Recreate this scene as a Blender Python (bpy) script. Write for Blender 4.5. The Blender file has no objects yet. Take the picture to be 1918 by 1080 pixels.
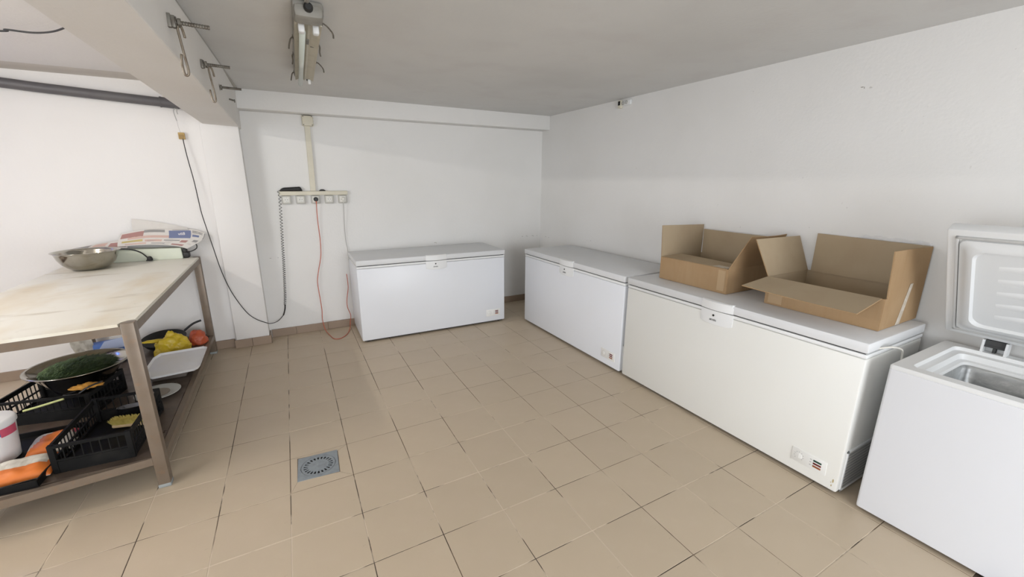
import bpy, bmesh, math, random
from mathutils import Vector, Matrix, noise
R = random.Random(7)
SC = bpy.context.scene
COL = SC.collection
PI = math.pi

# ------------------------------------------------------------------ camera
def cam_basis(yaw, pitch, roll):
    f = Vector((math.sin(yaw)*math.cos(pitch), math.cos(yaw)*math.cos(pitch), -math.sin(pitch)))
    r = Vector((math.cos(yaw), -math.sin(yaw), 0)); d = f.cross(r)
    r2 = r*math.cos(roll)+d*math.sin(roll); d2 = -r*math.sin(roll)+d*math.cos(roll)
    return r2, d2, f
cd = bpy.data.cameras.new('camera'); cam = bpy.data.objects.new('camera', cd); COL.objects.link(cam)
r_, d_, f_ = cam_basis(0.4999, 0.2520, -0.003)
M = Matrix((r_, -d_, -f_)).transposed().to_4x4(); M.translation = Vector((0.1233, -2.0985, 1.5326))
cam.matrix_world = M
cd.sensor_width = 36; cd.lens = 781.83/1918*36; cd.clip_start = 0.02
SC.camera = cam

# ------------------------------------------------------------------ view and light
SC.view_settings.view_transform = 'Standard'; SC.view_settings.look = 'None'
SC.view_settings.gamma = 1; SC.view_settings.use_curve_mapping = False
SC.view_settings.exposure = 0.44
w = bpy.data.worlds.new('world'); SC.world = w; w.use_nodes = True
w.node_tree.nodes['Background'].inputs[0].default_value = (0.8, 0.9, 1, 1)
w.node_tree.nodes['Background'].inputs[1].default_value = 0.5
def area(name, loc, target, sx, sy, power, col):
    l = bpy.data.lights.new(name, 'AREA'); l.shape = 'RECTANGLE'; l.size = sx; l.size_y = sy
    l.energy = power; l.color = col
    o = bpy.data.objects.new(name, l); COL.objects.link(o); o.location = loc
    o.rotation_euler = (Vector(target)-Vector(loc)).to_track_quat('-Z', 'Y').to_euler()
    return o
DAY = area('daylight_doorway', (1.0, -4.93, 1.15), (0.8, 0, 1.15), 2.3, 2.0, 92, (0.93, 0.96, 1.0))
DAY2 = area('daylight_side_door', (-3.93, -2.2, 1.25), (0, -2.2, 1.25), 2.0, 1.9, 62, (0.90, 0.95, 1.0))
TUBE_STRENGTH = 112.0

# ------------------------------------------------------------------ helpers
def tag(o, label=None, cat=None, group=None, kind=None):
    if label: o['label'] = label
    if cat: o['category'] = cat
    if group: o['group'] = group
    if kind: o['kind'] = kind
    return o
def thing(name, label, cat, loc=(0, 0, 0), rz=0, group=None):
    o = bpy.data.objects.new(name, None); COL.objects.link(o); o.empty_display_size = .05
    o.location = loc; o.rotation_euler = (0, 0, rz)
    return tag(o, label, cat, group)
def obj(name, bm, mat, parent=None, smooth=False, loc=None, rot=None, label=None):
    me = bpy.data.meshes.new(name)
    bmesh.ops.recalc_face_normals(bm, faces=bm.faces)
    bm.to_mesh(me); bm.free()
    for m in (mat if isinstance(mat, (list, tuple)) else [mat]): me.materials.append(m)
    if smooth:
        for p in me.polygons: p.use_smooth = True
        if smooth != 'all':
            me.set_sharp_from_angle(angle=math.radians(40))
    o = bpy.data.objects.new(name, me); COL.objects.link(o)
    if parent: o.parent = parent
    if loc: o.location = loc
    if rot: o.rotation_euler = rot
    if label: o['label'] = label
    return o
def copy(o, name=None, parent=None, loc=None, rz=None):
    c = o.copy(); COL.objects.link(c)
    if name: c.name = name
    c.parent = parent
    if loc is not None: c.location = loc
    if rz is not None: c.rotation_euler = (0, 0, rz)
    return c
def box(bm, x0, x1, y0, y1, z0, z1, bev=0, seg=2, mi=0):
    t = bmesh.new()
    vs = [t.verts.new((x, y, z)) for z in (z0, z1) for x, y in ((x0, y0), (x1, y0), (x1, y1), (x0, y1))]
    for f in ((3, 2, 1, 0), (4, 5, 6, 7), (0, 1, 5, 4), (1, 2, 6, 5), (2, 3, 7, 6), (3, 0, 4, 7)):
        t.faces.new([vs[i] for i in f])
    if bev: bmesh.ops.bevel(t, geom=t.edges[:], offset=bev, segments=seg, profile=.5, affect='EDGES')
    merge(bm, t, mi)
def merge(bm, t, mi=0):
    mp = {v: bm.verts.new(v.co) for v in t.verts}
    for f in t.faces:
        try:
            nf = bm.faces.new([mp[v] for v in f.verts]); nf.material_index = mi if mi else f.material_index
        except ValueError: pass
    t.free()
def bxo(name, mat, parent, *a, bev=0, smooth=False, **k):
    bm = bmesh.new(); box(bm, *a, bev=bev); return obj(name, bm, mat, parent, smooth or bool(bev), **k)
def hexa(bm, pts, mi=0):      # 8 points: bottom 4 then top 4
    vs = [bm.verts.new(p) for p in pts]
    for f in ((3, 2, 1, 0), (4, 5, 6, 7), (0, 1, 5, 4), (1, 2, 6, 5), (2, 3, 7, 6), (3, 0, 4, 7)):
        bm.faces.new([vs[i] for i in f]).material_index = mi
def spline(pts, n=6):
    P = [Vector(p) for p in pts]; out = []
    for i in range(len(P)-1):
        p0 = P[max(i-1, 0)]; p1 = P[i]; p2 = P[i+1]; p3 = P[min(i+2, len(P)-1)]
        for k in range(n):
            t = k/n
            out.append(.5*((2*p1)+(p2-p0)*t+(2*p0-5*p1+4*p2-p3)*t*t+(3*p1-p0-3*p2+p3)*t**3))
    out.append(P[-1]); return out
def tube(bm, pts, r, n=8, mi=0, cap=True):
    pts = [Vector(p) for p in pts]; rings = []; up = None
    for i, p in enumerate(pts):
        d = (pts[min(i+1, len(pts)-1)]-pts[max(i-1, 0)]).normalized()
        if up is None: up = Vector((0, 0, 1)) if abs(d.z) < .9 else Vector((1, 0, 0))
        up = (up-d*up.dot(d)).normalized(); s = d.cross(up)
        rr = r[i] if isinstance(r, (list, tuple)) else r
        rings.append([bm.verts.new(p+(up*math.cos(a)+s*math.sin(a))*rr) for a in [2*PI*k/n for k in range(n)]])
    for a, b in zip(rings, rings[1:]):
        for k in range(n):
            f = bm.faces.new((a[k], a[(k+1) % n], b[(k+1) % n], b[k])); f.material_index = mi
    if cap:
        bm.faces.new(rings[0][::-1]).material_index = mi; bm.faces.new(rings[-1]).material_index = mi
def lathe(bm, prof, n=32, c=(0, 0, 0), axis='z'):
    rings = []
    for r, z in prof:
        if r < 1e-6: rings.append([bm.verts.new((0, 0, z))])
        else: rings.append([bm.verts.new((r*math.cos(2*PI*k/n), r*math.sin(2*PI*k/n), z)) for k in range(n)])
    for a, b in zip(rings, rings[1:]):
        for k in range(n):
            q = [a[k % len(a)], a[(k+1) % len(a)], b[(k+1) % len(b)], b[k % len(b)]]
            u = []
            for v in q:
                if v not in u: u.append(v)
            if len(u) > 2: bm.faces.new(u)
    M_ = Matrix.Translation(c)
    if axis == 'y': M_ = M_ @ Matrix.Rotation(PI/2, 4, 'X')     # local z -> -y
    if axis == 'x': M_ = M_ @ Matrix.Rotation(PI/2, 4, 'Y')
    vs = [v for r in rings for v in r]
    bmesh.ops.transform(bm, matrix=M_, verts=vs)
def panel(bm, a, b, c, d, th, bend=0, n=1):
    """sheet with four corners a,b,c,d (in order) and thickness th; bend bows it"""
    a, b, c, d = map(Vector, (a, b, c, d)); N = (b-a).cross(d-a).normalized()
    n = max(n, 1); g = []
    for i in range(n+1):
        row = []
        for j in range(n+1):
            u, v = i/n, j/n
            p = (a*(1-u)+b*u)*(1-v)+(d*(1-u)+c*u)*v
            p = p+N*bend*4*u*(1-u)*v
            row.append((bm.verts.new(p+N*th/2), bm.verts.new(p-N*th/2)))
        g.append(row)
    for i in range(n):
        for j in range(n):
            bm.faces.new((g[i][j][0], g[i+1][j][0], g[i+1][j+1][0], g[i][j+1][0])).material_index = 1
            bm.faces.new((g[i][j+1][1], g[i+1][j+1][1], g[i+1][j][1], g[i][j][1]))
    for i in range(n):
        for j in (0, n):
            bm.faces.new((g[i][j][0], g[i][j][1], g[i+1][j][1], g[i+1][j][0]))
            bm.faces.new((g[j][i][0], g[j][i+1][0], g[j][i+1][1], g[j][i][1]))
def text(name, s, size, mat, parent, M_, depth=.0004, extra=0):
    cu = bpy.data.curves.new(name, 'FONT'); cu.body = s; cu.size = size; cu.extrude = depth; cu.offset = extra
    cu.align_x = 'CENTER'; cu.align_y = 'CENTER'
    t = bpy.data.objects.new(name+'_tmp', cu); COL.objects.link(t)
    dg = bpy.context.evaluated_depsgraph_get(); dg.update()
    me = bpy.data.meshes.new_from_object(t.evaluated_get(dg))
    COL.objects.unlink(t); bpy.data.objects.remove(t)
    me.name = name; me.materials.clear(); me.materials.append(mat)
    o = bpy.data.objects.new(name, me); COL.objects.link(o); o.parent = parent; o.matrix_local = M_
    return o

# ------------------------------------------------------------------ materials
def mat(name, col, rough=.5, metal=0, spec=.5, mix=None, bump=None, emit=None, extra=None, rnd=0, rmix=None, coat=0):
    m = bpy.data.materials.new(name); m.use_nodes = True; nt = m.node_tree; N = nt.nodes; L = nt.links
    b = N['Principled BSDF']
    b.inputs['Base Color'].default_value = (*col, 1); b.inputs['Roughness'].default_value = rough
    b.inputs['Metallic'].default_value = metal; b.inputs['Specular IOR Level'].default_value = spec
    if coat: b.inputs['Coat Weight'].default_value = coat
    tc = N.new('ShaderNodeTexCoord')
    cur = None
    def noise_fac(scale, lo, hi, stretch=(1, 1, 1), detail=4, coord='Object'):
        mp = N.new('ShaderNodeMapping'); mp.inputs['Scale'].default_value = stretch
        L.new(tc.outputs[coord], mp.inputs['Vector'])
        n = N.new('ShaderNodeTexNoise'); n.inputs['Scale'].default_value = scale; n.inputs['Detail'].default_value = detail
        L.new(mp.outputs[0], n.inputs['Vector'])
        r = N.new('ShaderNodeMapRange'); r.inputs['From Min'].default_value = lo; r.inputs['From Max'].default_value = hi
        L.new(n.outputs['Fac'], r.inputs['Value']); return r.outputs[0], n
    for (c2, scale, lo, hi, amt, *st) in (mix or []):
        fac, _ = noise_fac(scale, lo, hi, st[0] if st else (1, 1, 1))
        mu = N.new('ShaderNodeMath'); mu.operation = 'MULTIPLY'; mu.inputs[1].default_value = amt; L.new(fac, mu.inputs[0])
        mx = N.new('ShaderNodeMix'); mx.data_type = 'RGBA'
        L.new(mu.outputs[0], mx.inputs[0])
        if cur: L.new(cur, mx.inputs[6])
        else: mx.inputs[6].default_value = (*col, 1)
        mx.inputs[7].default_value = (*c2, 1); cur = mx.outputs[2]
    if rnd:
        oi = N.new('ShaderNodeObjectInfo'); hs = N.new('ShaderNodeHueSaturation')
        r = N.new('ShaderNodeMapRange'); r.inputs['To Min'].default_value = 1-rnd; r.inputs['To Max'].default_value = 1+rnd
        L.new(oi.outputs['Random'], r.inputs['Value']); L.new(r.outputs[0], hs.inputs['Value'])
        if cur: L.new(cur, hs.inputs['Color'])
        else: hs.inputs['Color'].default_value = (*col, 1)
        cur = hs.outputs[0]
    if cur: L.new(cur, b.inputs['Base Color'])
    if rmix:
        fac, _ = noise_fac(rmix[0], .3, .7)
        r = N.new('ShaderNodeMapRange'); r.inputs['To Min'].default_value = rmix[1]; r.inputs['To Max'].default_value = rmix[2]
        L.new(fac, r.inputs['Value']); L.new(r.outputs[0], b.inputs['Roughness'])
    if bump:
        _, n = noise_fac(bump[0], 0, 1, bump[3] if len(bump) > 3 else (1, 1, 1), 6)
        bp = N.new('ShaderNodeBump'); bp.inputs['Strength'].default_value = bump[1]; bp.inputs['Distance'].default_value = bump[2]
        L.new(n.outputs['Fac'], bp.inputs['Height']); L.new(bp.outputs[0], b.inputs['Normal'])
    if emit:
        b.inputs['Emission Color'].default_value = (*emit[0], 1); b.inputs['Emission Strength'].default_value = emit[1]
    return m
WALL = mat('wall_paint', (.80, .79, .77), .75, spec=.2, mix=[((.73, .72, .69), 1.3, .45, .75, .5), ((.45, .43, .40), 34, .73, .78, .55)], bump=(55, .25, .004))
LWALL = mat('bay_wall_paint', (.82, .80, .78), .75, spec=.2, mix=[((.76, .73, .70), 1.1, .45, .75, .4)], bump=(55, .25, .004))
CEIL = mat('ceiling_paint', (.69, .685, .67), .85, spec=.15, mix=[((.60, .60, .585), .9, .42, .7, .7), ((.63, .61, .60), 3.5, .5, .7, .5)], bump=(40, .25, .004))
BEAM = mat('beam_paint', (.76, .74, .71), .8, spec=.15, mix=[((.68, .64, .59), 1.6, .4, .7, .4)], bump=(50, .25, .004))
TILE = mat('floor_tile', (.535, .440, .325), .38, spec=.4, rnd=.022, mix=[((.475, .388, .285), 2.2, .45, .75, .6), ((.575, .48, .365), 7, .5, .75, .4), ((.33, .26, .20), 30, .70, .76, .35)], rmix=(4, .33, .48), bump=(90, .06, .002))
GROUT = mat('grout', (.16, .115, .08), .9, mix=[((.66, .56, .45), 1.3, .47, .53, 1.0), ((.045, .03, .02), 4, .52, .58, .9)])
SKIRT = mat('skirting_tile', (.33, .245, .18), .4, rnd=.04, mix=[((.29, .22, .165), 5, .45, .7, .6)])
FRZ = mat('freezer_white', (.79, .81, .85), .33, spec=.4, bump=(160, .05, .001), mix=[((.75, .76, .78), 1.5, .45, .8, .5)])
FRZC = mat('freezer_cream_white', (.79, .79, .755), .36, spec=.4, bump=(160, .05, .001), mix=[((.75, .74, .69), 1.5, .45, .8, .6)])
PLAS = mat('white_plastic', (.80, .81, .81), .38, spec=.45)
LIDM = mat('lid_top_dimmed', (.70, .71, .72), .42, spec=.4, mix=[((.68, .68, .67), 6, .5, .75, .5)])  # same white as the body, greyed for the dim ceiling reflected in it
GASK = mat('gasket_dark', (.05, .05, .05), .7)
GREYP = mat('grey_plastic', (.30, .30, .30), .5)
LINER = mat('aluminium_liner', (.44, .45, .45), .42, metal=.85, mix=[((.40, .41, .41), 9, .4, .65, .8), ((.75, .75, .75), 16, .56, .68, .5)], bump=(7, .5, .02))
CARDO = mat('cardboard_outer', (.375, .25, .138), .85, spec=.1, mix=[((.43, .30, .175), 5, .45, .7, .6), ((.34, .21, .105), 40, .5, .75, .3, (1, 1, .1))], bump=(120, .15, .001))
CARDI = mat('cardboard_inner', (.41, .325, .22), .9, spec=.1, mix=[((.37, .28, .185), 6, .45, .7, .5)], bump=(120, .12, .001))
TAPE = mat('packing_tape', (.60, .52, .42), .25, spec=.6, mix=[((.75, .70, .62), 25, .5, .65, .7)])
STEEL = mat('frame_steel', (.215, .17, .13), .42, metal=.35, mix=[((.18, .13, .09), 12, .45, .7, .6), ((.25, .16, .10), 30, .60, .72, .5)])
STEELS = mat('shelf_steel', (.14, .105, .08), .38, metal=.4, mix=[((.09, .065, .05), 6, .45, .65, .8)], rmix=(8, .25, .55))
BOWL = mat('bowl_steel', (.44, .42, .37), .14, metal=1, mix=[((.34, .32, .27), 8, .45, .65, .5)])
BOARD = mat('cutting_board', (.80, .78, .70), .5, spec=.35, mix=[((.64, .53, .34), 2.4, .50, .70, .75, (1, .45, 1)), ((.52, .47, .36), 5, .60, .72, .6, (.6, 2.2, 1)), ((.30, .27, .2), 22, .70, .76, .5, (.6, 2, 1))])
BLACKP = mat('black_plastic', (.007, .007, .007), .6, spec=.16, mix=[((.02, .019, .017), 12, .5, .7, .6)])
BLACKR = mat('black_rubber', (.015, .015, .015), .5)
PVC = mat('grey_pvc', (.105, .10, .105), .45, mix=[((.14, .135, .135), 3, .45, .7, .6)])
IRON = mat('galvanised_iron', (.20, .19, .165), .5, metal=.6, mix=[((.12, .10, .08), 30, .45, .65, .7)])
RUST = mat('hook_wire', (.26, .22, .17), .45, metal=.6, mix=[((.14, .10, .07), 40, .45, .65, .7)])
CREAM = mat('cream_trunking', (.68, .64, .52), .5, mix=[((.60, .56, .45), 9, .45, .7, .5)])
SOCKG = mat('socket_housing', (.50, .49, .45), .45)
SOCKW = mat('socket_face', (.74, .73, .68), .4)
REDC = mat('red_cord', (.55, .13, .07), .5)
WHITEC = mat('white_cord', (.72, .70, .64), .5)
GREYC = mat('grey_cord', (.45, .44, .42), .5)
YBOX = mat('ochre_box', (.48, .33, .12), .6)
FIXB = mat('fixture_beige', (.56, .52, .42), .55, mix=[((.44, .40, .31), 9, .5, .68, .7), ((.22, .18, .12), 30, .66, .74, .6)])
FIXG = mat('fixture_grey', (.32, .31, .28), .6, mix=[((.22, .21, .18), 9, .45, .65, .7)])
TUBEM = mat('tube_glass_off', (.66, .72, .66), .2, spec=.6)
PAPERW = mat('newsprint', (.70, .67, .63), .85, spec=.1, mix=[((.62, .58, .54), 12, .45, .65, .5)])
INKR = mat('ink_red', (.40, .22, .20), .8); INKB = mat('ink_blue', (.17, .20, .33), .8); INKG = mat('ink_grey', (.30, .29, .28), .8)
INKY = mat('ink_yellow', (.55, .45, .18), .8); INKP = mat('ink_peach', (.62, .44, .38), .8); INKW = mat('ink_white', (.82, .81, .80), .8)
SCALEM = mat('pale_green_enamel', (.70, .74, .62), .45, mix=[((.64, .68, .56), 4, .45, .7, .5)])
YBAG = mat('yellow_bag', (.66, .48, .03), .32, spec=.5, mix=[((.50, .34, .02), 14, .45, .65, .6)], bump=(26, .8, .01))
RBAG = mat('red_bag', (.52, .10, .04), .4, bump=(30, .6, .01))
ORNG = mat('orange_print', (.72, .19, .03), .5, mix=[((.60, .14, .02), 20, .5, .65, .5)])
PACKW = mat('packet_white', (.70, .67, .60), .6, mix=[((.48, .44, .36), 22, .48, .62, .7, (1, .3, 1))], bump=(24, .7, .01))
BLUEP = mat('blue_print', (.07, .16, .45), .5)
PINKP = mat('pink_print', (.62, .10, .17), .5)
TUBW = mat('tub_white', (.82, .82, .82), .35)
HERB = mat('herb_green', (.045, .085, .022), .7, rnd=0, mix=[((.09, .14, .035), 18, .45, .65, .8), ((.02, .04, .012), 8, .5, .7, .7)])
BRIST = mat('brush_bristle', (.68, .56, .16), .8, mix=[((.55, .42, .10), 60, .45, .6, .6)])
WOOD = mat('brush_wood', (.62, .45, .25), .6)
TRAYW = mat('white_tray', (.86, .86, .87), .4, mix=[((.78, .75, .66), 4, .5, .7, .5)])
DRAIN = mat('drain_grey', (.26, .29, .31), .5, mix=[((.20, .22, .24), 40, .45, .65, .6)])
HOLE = mat('dark_hole', (.008, .008, .008), .9)
FOOT = mat('grey_foot', (.28, .30, .30), .6)
GOLD = mat('orange_cloth', (.62, .30, .05), .7, bump=(40, .6, .01))
LEEK = mat('pale_green_stem', (.50, .53, .22), .6)
LEDG = mat('lens_green', (.01, .05, .03), .3); LEDR = mat('lens_red', (.14, .01, .01), .3); LEDO = mat('lens_orange', (.30, .075, .02), .3)
LOGO = mat('logo_black', (.02, .02, .02), .5); INKF = mat('faint_print', (.42, .42, .42), .6)
LAMPE = mat('tube_lit', (.9, .9, .9), .4, emit=((1.0, .945, .885), TUBE_STRENGTH))
BLUEE = mat('blue_lamp', (.1, .2, .9), .4, emit=((.04, .12, 1.0), 16))
FILM = mat('clear_film', (.9, .9, .9), .12, spec=.8)
FILM.node_tree.nodes['Principled BSDF'].inputs['Transmission Weight'].default_value = .85
FILM.node_tree.nodes['Principled BSDF'].inputs['IOR'].default_value = 1.3

# ------------------------------------------------------------------ room shell
XR, YB, YL, ZC = 3.07, 2.53, 2.415, 2.28
XP0, XP1, YP = -0.385, -0.115, 2.36
def struct(name, bm, m, parent=None, smooth=False, label=None, kind=True):
    o = obj(name, bm, m, parent, smooth)
    if kind: o['kind'] = 'structure'
    if label: o['label'] = label
    return o
bm = bmesh.new(); box(bm, -4.1, XR+.1, -5.1, YB+.1, -.2, -.0013)
floor = struct('floor', bm, GROUT)
PT = .3015; PY = .3025; SH = .0145; G = .0017
def tile_mesh(w_, d_):
    b = bmesh.new(); t = bmesh.new()
    x0, x1, y0, y1 = G, w_-G, G, d_-G
    pts = [(x0, y0), (x1, y0), (x1, y1), (x0, y1)]
    lo = [(x+SH*y, y, -.0024) for x, y in pts]
    mid = [(x+SH*y, y, -.0008) for x, y in pts]
    e = .0008
    pts2 = [(x0+e, y0+e), (x1-e, y0+e), (x1-e, y1-e), (x0+e, y1-e)]
    top = [(x+SH*y, y, 0) for x, y in pts2]
    A = [[t.verts.new(p) for p in r] for r in (lo, mid, top)]
    for a, c in ((0, 1), (1, 2)):
        for k in range(4): t.faces.new((A[a][k], A[a][(k+1) % 4], A[c][(k+1) % 4], A[c][k]))
    t.faces.new(A[2]); t.faces.new(A[0][::-1]); merge(b, t)
    me = bpy.data.meshes.new('tile'); bmesh.ops.recalc_face_normals(b, faces=b.faces); b.to_mesh(me); b.free(); me.materials.append(TILE); return me
cache = {}
def place_tile(x, y, w_, d_):
    k = (round(w_, 3), round(d_, 3))
    if k not in cache: cache[k] = tile_mesh(*k)
    o = bpy.data.objects.new('tile', cache[k]); COL.objects.link(o); o.parent = floor
    o.location = (x, y, R.uniform(-.0002, .0003)); return o
for j in range(-6, 9):
    y0 = j*PY
    d_ = min(PY, YB-y0)
    for i in range(-7, 11):
        x0 = i*PT+SH*y0
        if (i, j) == (0, 0): continue
        w_ = min(PT, XR-x0)
        if w_ < .02: continue
        if j == 8 and x0+w_ < XP1+.02: continue
        if j == 8 and x0 < XP1: w_ -= XP1-x0; x0 = XP1
        place_tile(x0, y0, w_, d_)
# the tile around the drain is cut into four
dc = [(.033, .078), (.240, .060), (.251, .262), (.041, .290)]
tc_ = [(G, G), (PT-G, G), (PT-G+.004, PY-G), (G+.004, PY-G)]
for k in range(4):
    a, b_, c, d = tc_[k], tc_[(k+1) % 4], dc[(k+1) % 4], dc[k]
    ctr = Vector(((a[0]+b_[0]+c[0]+d[0])/4, (a[1]+b_[1]+c[1]+d[1])/4))
    q = [Vector(p)+(ctr-Vector(p)).normalized()*.0012 for p in (a, b_, c, d)]
    bm = bmesh.new(); hexa(bm, [(p.x, p.y, -.0024) for p in q]+[(p.x, p.y, 0) for p in q]); obj('tile', bm, TILE, floor)
# walls
bm = bmesh.new(); box(bm, XP1-.1, XR+.1, YB, YB+.1, 0, 2.5); struct('wall_back', bm, WALL)
bm = bmesh.new(); box(bm, -4.1, XP0+.1, YL, YL+.2, 0, 2.5); struct('wall_left_bay', bm, LWALL)
bm = bmesh.new(); box(bm, XR, XR+.1, -5.1, YB, 0, 2.5); struct('wall_right', bm, WALL)
bm = bmesh.new()
box(bm, -4.1, XR, -5.1, -5.0, 2.2, 2.5); box(bm, -4.1, -.2, -5.1, -5.0, 0, 2.2); box(bm, 2.2, XR, -5.1, -5.0, 0, 2.2)
struct('wall_front', bm, WALL)
bm = bmesh.new()
box(bm, -4.1, -4.0, -5.0, -3.3, 0, 2.5); box(bm, -4.1, -4.0, -1.1, YL, 0, 2.5); box(bm, -4.1, -4.0, -3.3, -1.1, 2.25, 2.5); box(bm, -4.1, -4.0, -3.3, -1.1, 0, .2)
struct('wall_left', bm, LWALL)
bm = bmesh.new(); box(bm, -.30, XR, -5.0, YB, ZC, 2.5); struct('ceiling', bm, CEIL)
bm = bmesh.new(); box(bm, -4.0, -.30, -5.0, YL, 2.30, 2.5); struct('ceiling_left_bay', bm, LWALL)
# pilaster under the beam
bm = bmesh.new(); box(bm, XP0, XP1, YP, YB+.02, 0, 1.985, bev=.004)
struct('pillar', bm, LWALL, smooth=True, label='white pilaster carrying the beam beside the table')
# beam, slightly skewed and tapered as built
def bx(y): return -.105-.018*(2.37-y)
def tx(y): return -.10-.045*(2.37-y)
def lx(y): return -.367-.014*(2.37-y)
ya, yb = YB, -5.0
bm = bmesh.new()
hexa(bm, [(lx(yb), yb, 1.985), (bx(yb), yb, 1.972), (bx(ya), ya, 1.972), (lx(ya), ya, 1.985),
          (lx(yb)-.02, yb, 2.31), (bx(yb)+1.097*(tx(yb)-bx(yb)), yb, 2.31), (bx(ya)+1.097*(tx(ya)-bx(ya)), ya, 2.31), (lx(ya)-.02, ya, 2.31)])
bmesh.ops.bevel(bm, geom=bm.edges[:], offset=.004, segments=1, affect='EDGES')
struct('ceiling_beam', bm, BEAM, label='low painted ceiling beam running towards the camera')
bm = bmesh.new(); box(bm, -.11, XR, YB-.17, YB, 2.125, 2.4, bev=.004)
struct('lintel_beam', bm, WALL, smooth=True, label='shallow white lintel along the top of the back wall')
bm = bmesh.new(); hexa(bm, [(-4.0, YL-.012, 2.283), (-.36, YL-.012, 2.283), (-.36, YL, 2.283), (-4.0, YL, 2.283), (-4.0, YL-.20, 2.303), (-.36, YL-.20, 2.303), (-.36, YL, 2.303), (-4.0, YL, 2.303)]); struct('trim_shade_left_bay', bm, mat('cove_shade_tone', (.66, .62, .57), .8))  # cove strip; the band of shade under the ceiling is put into its colour
# slim cable trim where beam meets ceiling
bm = bmesh.new()
hexa(bm, [(tx(-5)+.004, -5, 2.262), (tx(-5)+.024, -5, 2.262), (tx(2.35)+.024, 2.35, 2.262), (tx(2.35)+.004, 2.35, 2.262),
          (tx(-5)+.004, -5, 2.281), (tx(-5)+.024, -5, 2.281), (tx(2.35)+.024, 2.35, 2.281), (tx(2.35)+.004, 2.35, 2.281)])
struct('trim_1', bm, mat('trim_grey', (.42, .40, .36), .7))
# skirting tiles
def skirt(name, x0, x1, y, h=.08, th=.012, axis='x', start=0, top=WALL):
    bm = bmesh.new()
    if axis == 'x': box(bm, x0, x1, y-.004, y, 0, h)
    else: box(bm, y, y+.004, x0, x1, 0, h)
    b = struct(name, bm, GROUT)
    p = x0+start; first = True
    edges = [x0]
    while p < x1:
        if p > x0+.02: edges.append(p)
        p += .3
    edges.append(x1)
    for a, c in zip(edges, edges[1:]):
        if c-a < .01: continue
        bm = bmesh.new(); hh = h+R.uniform(-.002, .002); tt = R.uniform(0, .0015)
        if axis == 'x': box(bm, a+.001, c-.001, y-th-tt, y-.003, .001, hh, bev=.0015)
        elif axis == 'y': box(bm, y+.003, y+th+tt, a+.001, c-.001, .001, hh, bev=.0015)
        obj('skirting_tile', bm, SKIRT, b)
    return b
skirt('baseboard_back', XP1+.016, XR, YB, start=.22)
skirt('baseboard_pillar', XP0-.014, XP1+.014, YP, start=.14)
skirt('baseboard_left_bay', -4.0, XP0-.016, YL, start=.1)
skirt('baseboard_pillar_side', YP, YB-.016, XP1, axis='y', start=.0)

# ------------------------------------------------------------------ floor drain
t = thing('floor_drain', 'square grey floor drain with ring of slots set in the tiles', 'drain', (.141, .1725, 0), -.055)
bm = bmesh.new(); box(bm, -.10, .10, -.10, .10, -.0022, -.0008); obj('drain_well', bm, HOLE, t)
def ringplate(bm, r0, r1, z0, z1, n=60, square=None):
    rings = []
    for z in (z0, z1):
        for rr in (r0, r1):
            ring = []
            for k in range(n):
                a = 2*PI*k/n; c, s = math.cos(a), math.sin(a)
                q = rr
                if rr == r1 and square: q = square/max(abs(c), abs(s))
                ring.append(bm.verts.new((q*c, q*s, z)))
            rings.append(ring)
    a, b, c, d = rings
    for k in range(n):
        m = (k+1) % n
        bm.faces.new((c[k], c[m], d[m], d[k])); bm.faces.new((a[k], c[k], c[m], a[m])) if r0 else None
        bm.faces.new((b[k], b[m], d[m], d[k]))
bm = bmesh.new(); ringplate(bm, .0885, .1, -.0008, .0025, 64, .1025); obj('frame', bm, DRAIN, t)
bm = bmesh.new(); ringplate(bm, .0745, .0862, -.0008, .0022); obj('grate_rim', bm, DRAIN, t)
bm = bmesh.new(); lathe(bm, [(.052, -.0008), (.052, .0022), (.008, .0026), (.006, .0018), (0, .0018)], 48); obj('grate_centre', bm, DRAIN, t)
for k in range(22):
    a = 2*PI*k/22; bm = bmesh.new()
    c, s = math.cos(a), math.sin(a); wd = .0042
    P_ = lambda r, o, z: (r*c-o*s, r*s+o*c, z)
    hexa(bm, [P_(.051, -wd, -.0008), P_(.0755, -wd, -.0008), P_(.0755, wd, -.0008), P_(.051, wd, -.0008),
              P_(.051, -wd, .0021), P_(.0755, -wd, .0021), P_(.0755, wd, .0021), P_(.051, wd, .0021)])
    obj('grate_bar', bm, DRAIN, t)

# ------------------------------------------------------------------ chest freezers
def arcplate(bm, hw, z0, z1, base, bulge, curve=0, nx=14, topin=0):
    """plate on the -Y side, bowed outwards in plan, lower edge curved"""
    fr = []; bk = []
    for i in range(nx+1):
        u = -1+2*i/nx; x = hw*u
        y = -(base+bulge*(1-u*u))
        zb = z0+curve*(u*u)**2
        zt = z1
        fr.append([bm.verts.new((x, y, zb)), bm.verts.new((x, y-.0015, (zb+zt)/2)), bm.verts.new((x, y+topin, zt))])
        bk.append([bm.verts.new((x, .004, zb)), bm.verts.new((x, .004, zt))])
    for i in range(nx):
        for k in range(2): bm.faces.new((fr[i][k], fr[i+1][k], fr[i+1][k+1], fr[i][k+1]))
        bm.faces.new((fr[i][2], fr[i+1][2], bk[i+1][1], bk[i][1]))
        bm.faces.new((fr[i][0], bk[i][0], bk[i+1][0], fr[i+1][0]))
    for e in (0, nx): bm.faces.new((fr[e][0], fr[e][1], fr[e][2], bk[e][1], bk[e][0]))
TXM = Matrix.Rotation(PI/2, 4, 'X')
PANELM = mat('panel_cream', (.79, .79, .765), .4); PANELI = mat('panel_ivory', (.79, .785, .76), .4)
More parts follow.
